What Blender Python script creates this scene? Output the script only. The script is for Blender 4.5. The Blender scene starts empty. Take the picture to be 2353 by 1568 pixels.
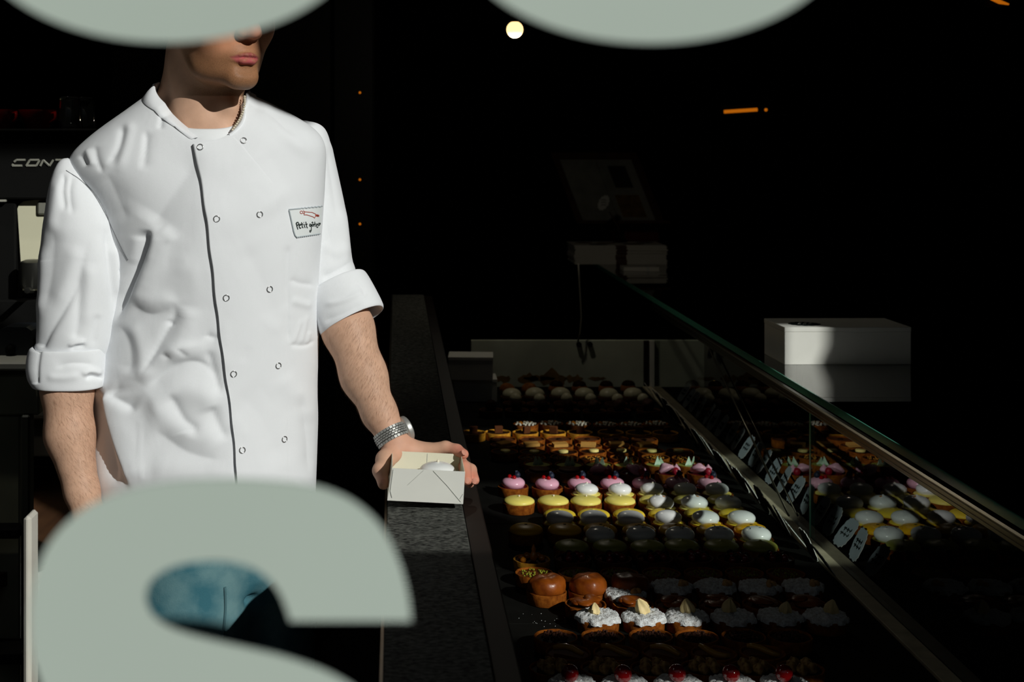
import bpy, math, random
import numpy as np
from mathutils import Vector, Matrix
from mathutils.bvhtree import BVHTree

R = np.random.RandomState(7)
random.seed(7)
S = bpy.context.scene
COL = S.collection
FP = 50.0 / 36.0 * 2353.0          # focal length in pixels of the 2353 wide frame
AX, AY = 910.0, 330.0              # where the optical axis (and every depth line's vanishing point) falls
CZ = 1.52                          # height of the lens above the shop floor
SUN = Vector((-0.75, 1.0, -0.65))  # direction the sunlight travels
GY = 0.42                          # plane of the shop window
OX, OZ = .75*(.55-GY), .65*(.55-GY)   # how far the sun-fixed edges of the shop front slide with that plane

# ------------------------------------------------------------------ camera, world, sun, exposure
cam_d = bpy.data.cameras.new('camera')
cam_d.lens = 50; cam_d.sensor_width = 36
cam_d.shift_x = (1176.5 - AX) / 2353.0
cam_d.shift_y = -(784.0 - AY) / 2353.0
cam_d.clip_start = 0.05
cam_d.dof.use_dof = True
cam_d.dof.focus_distance = 2.42
cam_d.dof.aperture_fstop = 9.2
cam = bpy.data.objects.new('camera', cam_d)
cam.location = (0, 0, CZ); cam.rotation_euler = (math.pi / 2, 0, 0)
COL.objects.link(cam); S.camera = cam
S.view_settings.view_transform = 'Standard'; S.view_settings.look = 'None'
S.view_settings.exposure = 0.0; S.view_settings.gamma = 1.0
S.view_settings.use_curve_mapping = False

world = bpy.data.worlds.new('street_sky'); S.world = world
world.use_nodes = True
wn = world.node_tree.nodes; wl = world.node_tree.links
bg = wn['Background']
tc = wn.new('ShaderNodeTexCoord'); sx = wn.new('ShaderNodeSeparateXYZ')
wl.new(tc.outputs['Generated'], sx.inputs[0])
def ramp(sock, a, b, lo=0.0, hi=1.0):
    n = wn.new('ShaderNodeMapRange'); n.interpolation_type = 'SMOOTHSTEP'
    n.inputs[1].default_value = a; n.inputs[2].default_value = b; n.inputs[3].default_value = lo; n.inputs[4].default_value = hi
    wl.new(sock, n.inputs[0]); return n.outputs[0]
def mul(a, b):
    n = wn.new('ShaderNodeMath'); n.operation = 'MULTIPLY'; wl.new(a, n.inputs[0]); wl.new(b, n.inputs[1]); return n.outputs[0]
def tint(f, c, prev):
    v = wn.new('ShaderNodeVectorMath'); v.operation = 'SCALE'; v.inputs[0].default_value = c; wl.new(f, v.inputs['Scale'])
    if prev is None: return v.outputs[0]
    a = wn.new('ShaderNodeVectorMath'); a.operation = 'ADD'; wl.new(v.outputs[0], a.inputs[0]); wl.new(prev, a.inputs[1]); return a.outputs[0]
# a dim sky over shaded house fronts across the street; down the street, to the left, sunlit fronts and pavement
w_ = tint(ramp(sx.outputs['Z'], .30, .55), (.045, .053, .064), None)
side = mul(ramp(sx.outputs['X'], -.42, -.62), mul(ramp(sx.outputs['Z'], -.85, -.65), ramp(sx.outputs['Z'], .06, -.06)))
w_ = tint(side, (1.0, .98, .94), w_)
w_ = tint(ramp(sx.outputs['Z'], -.42, -.60), (.75, .73, .68), w_)
wl.new(w_, bg.inputs['Color']); bg.inputs['Strength'].default_value = 1.0

sun_d = bpy.data.lights.new('sun', 'SUN'); sun_d.energy = 3.15; sun_d.angle = math.radians(0.53)
sun_d.color = (1.0, 0.985, 0.955)
sun = bpy.data.objects.new('sun', sun_d); sun.location = (4, -5, 6)
sun.rotation_euler = SUN.to_track_quat('-Z', 'Y').to_euler()
COL.objects.link(sun)

# ------------------------------------------------------------------ helpers
def W(px, py, Y):
    """the point of the shop seen at pixel (px, py) that lies Y metres into the scene"""
    return Vector(((px - AX) / FP * Y, Y, CZ - (py - AY) / FP * Y))

def tray_pt(px, py, H=0.85):
    Y = FP * H / (py - AY)
    return Vector(((px - AX) / FP * Y, Y, CZ - H))

def lin(c):
    c = np.array(c, float) / 255.0
    v = np.where(c <= 0.04045, c / 12.92, ((c + 0.055) / 1.055) ** 2.4)
    return (float(v[0]), float(v[1]), float(v[2]), 1.0)

def tag(o, label=None, cat=None, group=None, kind=None):
    if label: o['label'] = label
    if cat: o['category'] = cat
    if group: o['group'] = group
    if kind: o['kind'] = kind
    return o

def empty(name, loc=(0, 0, 0)):
    o = bpy.data.objects.new(name, None); o.location = loc; o.empty_display_size = 0.05
    COL.objects.link(o); return o

def mesh_np(name, V, F, smooth=True):
    """mesh from an (n,3) array and a face list / (m,k) array"""
    me = bpy.data.meshes.new(name)
    V = np.asarray(V, np.float32)
    if isinstance(F, np.ndarray):
        m, k = F.shape
        me.vertices.add(len(V)); me.vertices.foreach_set('co', V.ravel())
        me.loops.add(m * k); me.loops.foreach_set('vertex_index', F.astype(np.int32).ravel())
        me.polygons.add(m); me.polygons.foreach_set('loop_start', np.arange(0, m * k, k, dtype=np.int32))
        me.polygons.foreach_set('loop_total', np.full(m, k, np.int32))
        me.update(calc_edges=True); me.validate()
    else:
        me.from_pydata([tuple(v) for v in V], [], [tuple(f) for f in F]); me.update()
    if smooth:
        me.polygons.foreach_set('use_smooth', np.ones(len(me.polygons), bool))
    return me

def link(name, me, mat=None, parent=None, loc=None):
    o = bpy.data.objects.new(name, me)
    if mat is not None and len(me.materials) == 0:
        for m in (mat if isinstance(mat, (list, tuple)) else [mat]): me.materials.append(m)
    COL.objects.link(o)
    if parent is not None: o.parent = parent
    if loc is not None: o.location = loc
    return o

class MB:
    """collects shapes of one part"""
    def __init__(s): s.v = []; s.f = []; s.m = []
    def add(s, V, F, mi=0):
        b = len(s.v); s.v += [tuple(v) for v in V]
        for f in F: s.f.append(tuple(b + i for i in f)); s.m.append(mi)
    def box(s, lo, hi, mi=0, bev=0.0):
        x0, y0, z0 = lo; x1, y1, z1 = hi
        if bev <= 0:
            V = [(x0,y0,z0),(x1,y0,z0),(x1,y1,z0),(x0,y1,z0),(x0,y0,z1),(x1,y0,z1),(x1,y1,z1),(x0,y1,z1)]
            s.add(V, [(3,2,1,0),(4,5,6,7),(0,1,5,4),(1,2,6,5),(2,3,7,6),(3,0,4,7)], mi)
        else:
            b = bev
            V = []
            for (a, c, q) in ((x0,y0,z0),(x1,y0,z0),(x1,y1,z0),(x0,y1,z0),(x0,y0,z1),(x1,y0,z1),(x1,y1,z1),(x0,y1,z1)):
                sxn = 1 if a == x0 else -1; syn = 1 if c == y0 else -1; szn = 1 if q == z0 else -1
                V += [(a, c + syn*b, q + szn*b), (a + sxn*b, c, q + szn*b), (a + sxn*b, c + syn*b, q)]
            X = lambda i: 3*i; Yv = lambda i: 3*i+1; Z = lambda i: 3*i+2
            F = [(Z(3),Z(2),Z(1),Z(0)),(Z(4),Z(5),Z(6),Z(7)),(Yv(0),Yv(1),Yv(5),Yv(4)),(X(1),X(2),X(6),X(5)),(Yv(2),Yv(3),Yv(7),Yv(6)),(X(3),X(0),X(4),X(7))]
            for (i, j) in ((0,1),(3,2),(4,5),(7,6)):
                F.append((Z(i),Z(j),Yv(j),Yv(i)))
            for (i, j) in ((0,3),(1,2),(4,7),(5,6)):
                F.append((Z(i),Z(j),X(j),X(i)))
            for (i, j) in ((0,4),(1,5),(2,6),(3,7)):
                F.append((X(i),X(j),Yv(j),Yv(i)))
            for i in range(8): F.append((X(i),Yv(i),Z(i)))
            s.add(V, F, mi)
    def tube(s, pts, r, n=12, mi=0, cap=True):
        pts = [Vector(p) for p in pts]
        rs = r if isinstance(r, (list, tuple)) else [r] * len(pts)
        t0 = (pts[1] - pts[0]).normalized()
        a = t0.orthogonal().normalized()
        V = []; F = []
        for i, p in enumerate(pts):
            t = (pts[min(i+1, len(pts)-1)] - pts[max(i-1, 0)]).normalized()
            a = (a - t * a.dot(t)).normalized(); b = t.cross(a)
            for k in range(n):
                an = 2*math.pi*k/n
                V.append(p + (a*math.cos(an) + b*math.sin(an)) * rs[i])
        for i in range(len(pts)-1):
            for k in range(n):
                F.append((i*n+k, i*n+(k+1)%n, (i+1)*n+(k+1)%n, (i+1)*n+k))
        if cap:
            F.append(tuple(reversed(range(n)))); F.append(tuple(range((len(pts)-1)*n, len(pts)*n)))
        s.add(V, F, mi)
    def lathe(s, prof, n=32, mi=0, c=(0,0,0), wob=None):
        V = []; F = []
        for (r, z) in prof:
            for k in range(n):
                an = 2*math.pi*k/n
                q = 1 + (wob(an, z) if wob else 0)
                V.append((c[0]+r*q*math.cos(an), c[1]+r*q*math.sin(an), c[2]+z))
        m = len(prof)
        for i in range(m-1):
            for k in range(n):
                F.append((i*n+k, i*n+(k+1)%n, (i+1)*n+(k+1)%n, (i+1)*n+k))
        if prof[0][0] > 1e-5: F.append(tuple(reversed(range(n))))
        if prof[-1][0] > 1e-5: F.append(tuple(range((m-1)*n, m*n)))
        s.add(V, F, mi)
    def ball(s, c, r, n=12, mi=0, sq=(1,1,1), rough=0.0, seed=0, ax=None):
        rr = np.random.RandomState(seed); ph = rr.rand(9) * 6.28
        V = []; F = []
        m = n // 2 + 1
        for i in range(m):
            th = math.pi * i / (m-1)
            for k in range(n):
                an = 2*math.pi*k/n
                d = Vector((math.sin(th)*math.cos(an), math.sin(th)*math.sin(an), -math.cos(th)))
                q = 1.0
                if rough:
                    q += rough * (math.sin(5*d.x+ph[0]+3*d.y)+math.sin(6*d.y+ph[1]-4*d.z)+math.sin(5*d.z+ph[2]+4*d.x)
                                  + .6*math.sin(11*d.x+ph[3])*math.sin(12*d.y+ph[4]+6*d.z)*2) / 3
                d = Vector((d.x*sq[0], d.y*sq[1], d.z*sq[2])) * (r*q)
                if ax is not None: d = ax @ d
                V.append(Vector(c) + d)
        for i in range(m-1):
            for k in range(n):
                F.append((i*n+k, i*n+(k+1)%n, (i+1)*n+(k+1)%n, (i+1)*n+k))
        s.add(V, F, mi)
    def prism(s, poly, y0, y1, mi=0):
        """closed polygon in x,z extruded from y0 to y1"""
        n = len(poly)
        V = [(p[0], y0, p[1]) for p in poly] + [(p[0], y1, p[1]) for p in poly]
        F = [tuple(range(n)), tuple(reversed(range(n, 2*n)))]
        for i in range(n): j = (i+1) % n; F.append((j, i, n+i, n+j))
        s.add(V, F, mi)
    def mesh(s, name, smooth=False, angle=None):
        me = bpy.data.meshes.new(name); me.from_pydata(s.v, [], s.f); me.update()
        me.polygons.foreach_set('material_index', np.array(s.m, np.int32))
        if smooth: me.polygons.foreach_set('use_smooth', np.ones(len(s.f), bool))
        if smooth and angle: me.set_sharp_from_angle(angle=math.radians(angle))
        return me
    def build(s, name, mat, parent=None, smooth=False, angle=None, loc=None):
        return link(name, s.mesh(name, smooth, angle), mat, parent, loc)

def copy_tree(o, parent=None):
    c = o.copy(); COL.objects.link(c)
    if parent is not None: c.parent = parent
    for ch in list(o.children): copy_tree(ch, c)
    return c

# ------------------------------------------------------------------ materials
def mat(name, rgb, rough=0.5, spec=0.5, metal=0.0, var=0.0, vscale=30.0, bump=0.0, bscale=80.0, coat=0.0,
        rgb2=None, stretch=None, sheen=0.0, sss=0.0, emit=None, estr=0.0, attr=None, detail=3.0, ior=1.45):
    m = bpy.data.materials.new(name); m.use_nodes = True
    nt = m.node_tree; N = nt.nodes; L = nt.links; p = N['Principled BSDF']
    c = lin(rgb)
    p.inputs['Base Color'].default_value = c
    p.inputs['Roughness'].default_value = rough
    p.inputs['Specular IOR Level'].default_value = spec
    p.inputs['IOR'].default_value = ior
    p.inputs['Metallic'].default_value = metal
    p.inputs['Coat Weight'].default_value = coat; p.inputs['Coat Roughness'].default_value = 0.08
    if sheen: p.inputs['Sheen Weight'].default_value = sheen
    if sss:
        p.inputs['Subsurface Weight'].default_value = sss; p.inputs['Subsurface Radius'].default_value = (0.006, 0.0025, 0.0012)
        p.inputs['Subsurface Scale'].default_value = 1.0
    if emit is not None:
        p.inputs['Emission Color'].default_value = lin(emit); p.inputs['Emission Strength'].default_value = estr
    src = None
    if var or bump or rgb2 is not None:
        t = N.new('ShaderNodeTexCoord'); mp = N.new('ShaderNodeMapping')
        if stretch: mp.inputs['Scale'].default_value = stretch
        L.new(t.outputs['Object'], mp.inputs[0]); src = mp.outputs[0]
    if attr:
        a = N.new('ShaderNodeAttribute'); a.attribute_name = attr
        col_out = a.outputs['Color']
        if var:
            no = N.new('ShaderNodeTexNoise'); no.inputs['Scale'].default_value = vscale; no.inputs['Detail'].default_value = detail
            L.new(src, no.inputs['Vector'])
            mr = N.new('ShaderNodeMapRange'); mr.inputs[1].default_value = .25; mr.inputs[2].default_value = .75
            mr.inputs[3].default_value = 1-var; mr.inputs[4].default_value = 1+var
            L.new(no.outputs[0], mr.inputs[0])
            vm = N.new('ShaderNodeVectorMath'); vm.operation = 'SCALE'
            L.new(col_out, vm.inputs[0]); L.new(mr.outputs[0], vm.inputs['Scale']); col_out = vm.outputs[0]
        L.new(col_out, p.inputs['Base Color'])
    elif var or rgb2 is not None:
        no = N.new('ShaderNodeTexNoise'); no.inputs['Scale'].default_value = vscale; no.inputs['Detail'].default_value = detail
        L.new(src, no.inputs['Vector'])
        r = N.new('ShaderNodeValToRGB'); r.color_ramp.elements[0].position = .35; r.color_ramp.elements[1].position = .65
        if rgb2 is not None:
            r.color_ramp.elements[0].color = c; r.color_ramp.elements[1].color = lin(rgb2)
        else:
            r.color_ramp.elements[0].color = tuple(x*(1-var) for x in c[:3]) + (1,)
            r.color_ramp.elements[1].color = tuple(min(1, x*(1+var)) for x in c[:3]) + (1,)
        L.new(no.outputs[0], r.inputs[0]); L.new(r.outputs[0], p.inputs['Base Color'])
    if bump:
        nb = N.new('ShaderNodeTexNoise'); nb.inputs['Scale'].default_value = bscale; nb.inputs['Detail'].default_value = 4
        L.new(src, nb.inputs['Vector'])
        b = N.new('ShaderNodeBump'); b.inputs['Strength'].default_value = 0.6; b.inputs['Distance'].default_value = bump
        L.new(nb.outputs[0], b.inputs['Height']); L.new(b.outputs[0], p.inputs['Normal'])
    return m

def glass(name, tint=(0.97, 0.985, 0.975), ior=1.45, rough=0.0):
    """a clear pane: straight-through light plus Fresnel mirror"""
    m = bpy.data.materials.new(name); m.use_nodes = True
    nt = m.node_tree; N = nt.nodes; L = nt.links
    N.remove(N['Principled BSDF'])
    tr = N.new('ShaderNodeBsdfTransparent'); tr.inputs[0].default_value = (*tint, 1)
    gl = N.new('ShaderNodeBsdfGlossy'); gl.inputs['Roughness'].default_value = rough; gl.inputs[0].default_value = (1, 1, 1, 1)
    fr = N.new('ShaderNodeFresnel'); fr.inputs[0].default_value = ior
    ge = N.new('ShaderNodeNewGeometry'); mx0 = N.new('ShaderNodeMix'); mx0.data_type = 'FLOAT'
    # the same Fresnel share from either side of a face
    fb = N.new('ShaderNodeFresnel'); fb.inputs[0].default_value = 1.0 / ior
    inv = N.new('ShaderNodeFresnel'); inv.inputs[0].default_value = ior
    mix = N.new('ShaderNodeMixShader')
    L.new(ge.outputs['Backfacing'], mx0.inputs[0]); L.new(fr.outputs[0], mx0.inputs[2]); mx0.inputs[3].default_value = 0.0
    N.remove(fb); N.remove(inv)
    L.new(mx0.outputs[0], mix.inputs[0]); L.new(tr.outputs[0], mix.inputs[1]); L.new(gl.outputs[0], mix.inputs[2])
    L.new(mix.outputs[0], N['Material Output'].inputs['Surface'])
    return m

M = {}
M['paint'] = mat('letter_paint', (162, 175, 166), rough=.7, spec=.15, var=.012, vscale=9)
M['black'] = mat('black_matte', (10, 10, 9), rough=.75, spec=.15, var=.2, vscale=4)
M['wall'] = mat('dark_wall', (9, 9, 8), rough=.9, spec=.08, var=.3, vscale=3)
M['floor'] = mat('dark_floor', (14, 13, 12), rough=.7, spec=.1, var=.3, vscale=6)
M['facade'] = mat('facade_stone', (150, 145, 135), rough=.9, spec=.1, var=.1, vscale=8)
M['frame'] = mat('window_frame_paint', (30, 34, 32), rough=.5)
M['pane'] = glass('window_glass', (0.985, 0.99, 0.985), 1.25)
M['caseglass'] = glass('case_glass', (0.96, 0.98, 0.97), 1.55)
M['plateglass'] = glass('plate_glass', (0.93, 0.97, 0.95), 1.9)
M['greenedge'] = mat('green_glass_edge', (86, 160, 134), rough=.25, spec=.6)
M['alu'] = mat('brushed_aluminium', (122, 117, 102), rough=.32, metal=1.0, var=.15, vscale=40, stretch=(1, .03, 1))
M['steel'] = mat('polished_steel', (190, 190, 188), rough=.22, metal=1.0)
M['watchsteel'] = mat('brushed_watch_steel', (176, 176, 172), rough=.42, metal=.6, spec=.6)
M['darksteel'] = mat('dark_link_gap', (40, 40, 38), rough=.4, metal=.6)
M['slate'] = mat('slate', (17, 17, 15), rough=.8, spec=.06, var=.25, vscale=14, bump=.0006, bscale=60)
M['laminate'] = mat('grained_laminate', (20, 21, 20), rough=.8, spec=.05, rgb2=(108, 109, 103), vscale=260, stretch=(.55, 1.6, 1), bump=.003, bscale=420, detail=2)
M['edge'] = mat('dark_wood_edge', (26, 18, 14), rough=.6, spec=.2, var=.25, vscale=30)
M['marble'] = mat('stained_marble', (196, 202, 184), rough=.6, spec=.2, var=.18, vscale=5, detail=6)
M['rust'] = mat('rusty_stain', (128, 100, 58), rough=.9, spec=.05, var=.3, vscale=30)
M['ledge'] = mat('worn_brass_ledge', (176, 166, 140), rough=.55, spec=.3, var=.2, vscale=20)
M['carton'] = mat('white_carton', (222, 222, 214), rough=.75, spec=.15, var=.02, vscale=20)
M['carton_in'] = mat('cream_carton', (226, 222, 200), rough=.8, spec=.1, var=.02, vscale=20)
M['ink'] = mat('dark_ink', (28, 36, 34), rough=.8, spec=.1)
M['red_ink'] = mat('red_thread', (178, 84, 70), rough=.9, spec=.05)
M['cloth'] = mat('white_cotton', (233, 235, 238), rough=.92, spec=.08, bump=.00025, bscale=900, sheen=.0)
def crumple(m, scale, dist, strength):
    nt = m.node_tree; N = nt.nodes; L = nt.links; p = N['Principled BSDF']; b0 = p.inputs['Normal'].links[0].from_node
    tc_ = N.new('ShaderNodeTexCoord'); mp = N.new('ShaderNodeMapping'); mp.inputs['Rotation'].default_value = (0, .5, 0); mp.inputs['Scale'].default_value = (1.5, 1, .75)
    no = N.new('ShaderNodeTexNoise'); no.inputs['Scale'].default_value = scale; no.inputs['Detail'].default_value = 3.5; no.inputs['Roughness'].default_value = .45; no.inputs['Distortion'].default_value = .3
    L.new(tc_.outputs['Object'], mp.inputs[0]); L.new(mp.outputs[0], no.inputs['Vector'])
    b = N.new('ShaderNodeBump'); b.inputs['Strength'].default_value = strength; b.inputs['Distance'].default_value = dist
    L.new(no.outputs[0], b.inputs['Height']); L.new(b.outputs[0], b0.inputs['Normal'])
crumple(M['cloth'], 8, .012, .26)
M['tee'] = mat('white_jersey', (236, 238, 240), rough=.95, spec=.05)
M['denim'] = mat('washed_denim', (58, 104, 116), rough=.95, spec=.05, rgb2=(104, 138, 142), vscale=18, bump=.0006, bscale=500, detail=8)
M['skin'] = mat('skin', (200, 160, 130), rough=.55, spec=.3, attr='tone', var=.08, vscale=55, sss=.06, bump=.0003, bscale=320)
def add_stubble(m):
    nt = m.node_tree; N = nt.nodes; L = nt.links; p = N['Principled BSDF']
    src = p.inputs['Base Color'].links[0].from_socket
    at = N.new('ShaderNodeAttribute'); at.attribute_name = 'beard'
    tc_ = N.new('ShaderNodeTexCoord'); no = N.new('ShaderNodeTexNoise'); no.inputs['Scale'].default_value = 1700; no.inputs['Detail'].default_value = 3
    L.new(tc_.outputs['Object'], no.inputs['Vector'])
    mr = N.new('ShaderNodeMapRange'); mr.inputs[1].default_value = .34; mr.inputs[2].default_value = .70; L.new(no.outputs[0], mr.inputs[0])
    mm = N.new('ShaderNodeMath'); mm.operation = 'MULTIPLY'; L.new(mr.outputs[0], mm.inputs[0]); L.new(at.outputs['Fac'], mm.inputs[1])
    mx = N.new('ShaderNodeMix'); mx.data_type = 'RGBA'; L.new(mm.outputs[0], mx.inputs[0]); L.new(src, mx.inputs[6]); mx.inputs[7].default_value = lin((74, 50, 26))
    L.new(mx.outputs[2], p.inputs['Base Color'])
add_stubble(M['skin'])
M['hair'] = mat('dark_hair', (58, 42, 28), rough=.6, rgb2=(34, 24, 16), vscale=60, stretch=(6, 6, 1), bump=.004, bscale=70)
M['shoe'] = mat('black_leather', (16, 15, 15), rough=.4)
M['dial'] = mat('watch_dial', (12, 18, 18), rough=.1, coat=.6)
M['bead'] = mat('shell_bead', (205, 195, 172), rough=.4)
# ------------------------------------------------------------------ the room
def slab(name, lo, hi, m, kind='structure'):
    b = MB(); b.box(lo, hi); o = b.build(name, m); o['kind'] = kind; return o

XL, XR, YB = -2.6, 4.2, 7.8
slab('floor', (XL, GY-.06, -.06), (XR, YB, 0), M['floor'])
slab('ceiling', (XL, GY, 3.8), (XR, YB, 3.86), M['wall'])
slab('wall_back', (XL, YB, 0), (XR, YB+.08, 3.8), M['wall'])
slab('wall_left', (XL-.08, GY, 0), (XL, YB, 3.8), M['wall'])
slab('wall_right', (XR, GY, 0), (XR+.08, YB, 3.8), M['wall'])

# shop front: its unseen piers, bars and openings are shaped to pattern the sun
ztop = 3.8 - CZ
fb = MB()
F0, F1 = GY-.06, GY+.06
def fz(z): return CZ+z if z in (-CZ, ztop) else CZ+z+OZ
def fx(x): return x if x in (XL, XR) else x+OX
def fbox(x0, x1, z0, z1): fb.box((fx(x0), F0, fz(z0)), (fx(x1), F1, fz(z1)))
fbox(XL, -2.5, -CZ, ztop)                     # left pier
fbox(-2.5, 1.985, 1.80, ztop)                 # over the first window
fbox(.62, 1.42, -CZ, .275)                    # low wall under the right half of the first window
fbox(1.42, 1.985, -CZ, .165)
fbox(1.42, 1.985, .272, .338)                 # cross bar added to shade the cocoa crumble row
fbox(-2.5, .62, -CZ, -1.15)                   # plinth
fbox(1.985, 2.215, -CZ, ztop)                  # pier between the windows
fbox(2.215, 3.40, -CZ, .62)                    # under the second window
fbox(2.215, XR, 1.58, ztop)
fbox(3.40, XR, -CZ, 1.58)
o = fb.build('wall_front', M['facade']); o['kind'] = 'structure'

fr = MB()  # bars added out of view to cast dark bands across the pastries
for (x0, x1) in ((2.725, 2.865), (3.165, 3.235)):
    fr.box((x0+OX, GY-.025, CZ+.62+OZ), (x1+OX, GY+.025, CZ+1.58+OZ), bev=.004)
o = fr.build('trim_1', M['frame']); o['kind'] = 'structure'

wp = MB(); wp.box((-2.5+OX, GY, CZ-1.15+OZ), (.62+OX, GY+.006, CZ+1.80+OZ)); wp.box((.62+OX, GY, CZ+.275+OZ), (1.985+OX, GY+.006, CZ+1.80+OZ)); wp.box((1.42+OX, GY, CZ+.165+OZ), (1.985+OX, GY+.006, CZ+.274+OZ))
o = wp.build('window_1', M['pane']); o['kind'] = 'structure'
wp = MB(); wp.box((2.215+OX, GY, CZ+.62+OZ), (3.40+OX, GY+.006, CZ+1.58+OZ))
o = wp.build('window_2', M['pane']); o['kind'] = 'structure'

# ------------------------------------------------------------------ the letters painted on the glass
def smooth_closed(P, it=3, keep=()):
    P = [np.array(p, float) for p in P]; K = [i in keep for i in range(len(P))]
    for _ in range(it):
        Q = []; KK = []
        n = len(P)
        for i in range(n):
            a, b_ = P[i], P[(i+1) % n]
            if K[i]: Q.append(a); KK.append(True); 
            else: Q.append(a*.75 + b_*.25); KK.append(False)
            if K[i] and not K[(i+1) % n]:
                Q.append(a*.5 + b_*.5); KK.append(False)
            if not K[(i+1) % n]: Q.append(a*.25 + b_*.75); KK.append(False)
        # drop duplicates
        P, K = [], []
        for q, k in zip(Q, KK):
            if P and np.abs(P[-1]-q).max() < 1e-6: continue
            P.append(q); K.append(k)
    return P

def glass_letter(name, loops, label, y0=GY-.0016, y1=GY-.0002):
    cu = bpy.data.curves.new(name, 'CURVE'); cu.dimensions = '2D'; cu.fill_mode = 'BOTH'
    for lp in loops:
        sp = cu.splines.new('POLY'); sp.points.add(len(lp)-1); sp.use_cyclic_u = True
        for i, p in enumerate(lp):
            sp.points[i].co = ((p[0]-AX)/FP*GY, -(p[1]-AY)/FP*GY, 0, 1)
    cu.extrude = (y1-y0)/2
    tmp = bpy.data.objects.new('tmp', cu); COL.objects.link(tmp)
    dg = bpy.context.evaluated_depsgraph_get()
    me = bpy.data.meshes.new_from_object(tmp.evaluated_get(dg))
    bpy.data.objects.remove(tmp)
    me.transform(Matrix.Translation((0, (y0+y1)/2, CZ)) @ Matrix.Rotation(math.pi/2, 4, 'X'))
    me.materials.clear(); me.materials.append(M['paint'])
    ob = bpy.data.objects.new(name, me); COL.objects.link(ob)
    return tag(ob, label, 'window letter', 'letters painted on the shop window')

def oval(cx, cy, a, b_, n=96, p=2.0):
    L_ = []
    for i in range(n):
        t = 2*math.pi*i/n; c, s_ = math.cos(t), math.sin(t)
        L_.append((cx + a*math.copysign(abs(c)**(2/p), c), cy + b_*math.copysign(abs(s_)**(2/p), s_)))
    return L_
S_pts = [(668,1424),(945,1424),(941,1380),(928,1320),(908,1265),(880,1213),(842,1172),(792,1138),(725,1114),(640,1102),(520,1097),
         (420,1101),(330,1113),(255,1136),(195,1166),(148,1204),(112,1250),(90,1300),(78,1352),(73,1410),(74,1470),(82,1525),
         (105,1590),(150,1650),(230,1695),(360,1730),(520,1760),(640,1790),(690,1830),(680,1880),(610,1915),(500,1920),(400,1900),(350,1860),(335,1810),
         (60,1810),(70,1900),(120,1990),(230,2060),(380,2095),(560,2100),(740,2070),(870,2010),(945,1920),(960,1820),(935,1720),(880,1630),(780,1552),(660,1508),
         (560,1486),(470,1466),(400,1446),(355,1420),(335,1385),(338,1348),(362,1317),(405,1296),(460,1286),(520,1286),(575,1297),(615,1322),(642,1355),(657,1390)]
glass_letter('window_letter', [smooth_closed(S_pts, 2, keep=(0, 1, 34, 35))], 'big pale grey green letter S on the glass, low in front of the man')
glass_letter('window_letter', [oval(385, -172, 452, 270), oval(385, -172, 235, 110)], 'big pale rounded letter on the glass hiding the upper half of the man\'s face')
glass_letter('window_letter', [oval(1495, -170, 452, 270), oval(1495, -170, 235, 110)], 'big pale rounded letter on the glass above the dark display case, beside the bulb')

# letter shapes added out of view, cut to throw shade on man, tarts and box
def shade_letter(loops, label):
    q = [[(AX + (p[0]+OX)/GY*FP, AY - (p[1]+OZ)/GY*FP) for p in lp] for lp in loops]
    return glass_letter('window_letter', q, label)
cr = [(2.22,.63),(2.22,.850),(2.37,.858),(2.43,.848),(2.475,.83),(2.505,.80),(2.525,.765),(2.535,.73),(2.535,.63)]
shade_letter([smooth_closed(cr, 2, keep=(0, 1, 8))], 'rounded pale letter added out of view in the second window to shade tarts')
shade_letter([oval(3.455, 1.385, .122, .122, 48)], 'small round pale letter added out of view to shade the cake box')
shade_letter([oval(1.092, 1.272, .127, .127, 64)], 'rounded pale letter on the first window beyond the edge of the picture')
shade_letter([[(2.225,1.13),(2.72,1.085),(2.72,1.575),(2.225,1.575)]], 'tall pale block added out of view high in the second window to shade tarts')

r = empty('sun_blocker', (1.69+OX, GY+.066, CZ+1.15+OZ)); tag(r, 'plain pale sheet added out of view to keep sun off the worktop', 'sun_blocker')  # unseen sheet added to block sun from the far worktop
b = MB(); b.box((-.29,-.0015,-.47), (.30,.0015,.48)); b.build('sheet', M['paint'], r)

# ------------------------------------------------------------------ the display case
CY0, CY1 = 1.15, 4.96
case = empty('display_case', (.45, 3.0, 0))
tag(case, 'long black pastry display case with slate shelf, glass front and green edged glass top', 'display case')
def cpart(name, b, m, **k):
    o = b.build(name, m, case, **k); o.location = -case.location; return o
HT, HL, HP = CZ-.85, CZ-.53, CZ-.557
XG = .895
b = MB(); b.box((.13, CY0, .08), (.93, CY1+.04, HT-.022)); b.box((.16, CY0+.03, 0), (.88, CY1, .08)); cpart('plinth', b, M['black'])
b = MB(); b.box((-.011, CY0, 0), (.122, CY1+.03, HL-.03)); cpart('back_wall', b, M['black'])
b = MB(); b.box((-.013, CY0, HL-.03), (.097, CY1+.03, HL), bev=.0012); cpart('worktop', b, M['laminate'])
b = MB(); b.box((.097, CY0, HL-.034), (.126, CY1+.03, HL-.004), bev=.002); cpart('worktop_edge', b, M['edge'])
b = MB(); b.box((-.0165, CY0, HL-.03), (-.0132, CY1+.03, HL+.0005)); cpart('metal_trim', b, M['alu'])
ys = [CY0+.01] + [2.516 + .33*k for k in range(-4, 8)] + [CY1]
ys = sorted(y for y in ys if CY0 < y <= CY1)
for i in range(len(ys)-1):
    b = MB(); b.box((.127, ys[i]+.001, HT-.018), (.858, ys[i+1]-.001, HT), bev=.0007)
    cpart('slate_slab', b, M['slate'])
b = MB(); b.box((.127, CY0, HT-.021), (.858, CY1, HT-.0185)); cpart('shelf_tray', b, M['alu'])
b = MB(); b.box((.860, CY0, HT-.02), (.8905, CY1, HT+.004), bev=.001); cpart('front_ledge', b, M['ledge'])
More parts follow.
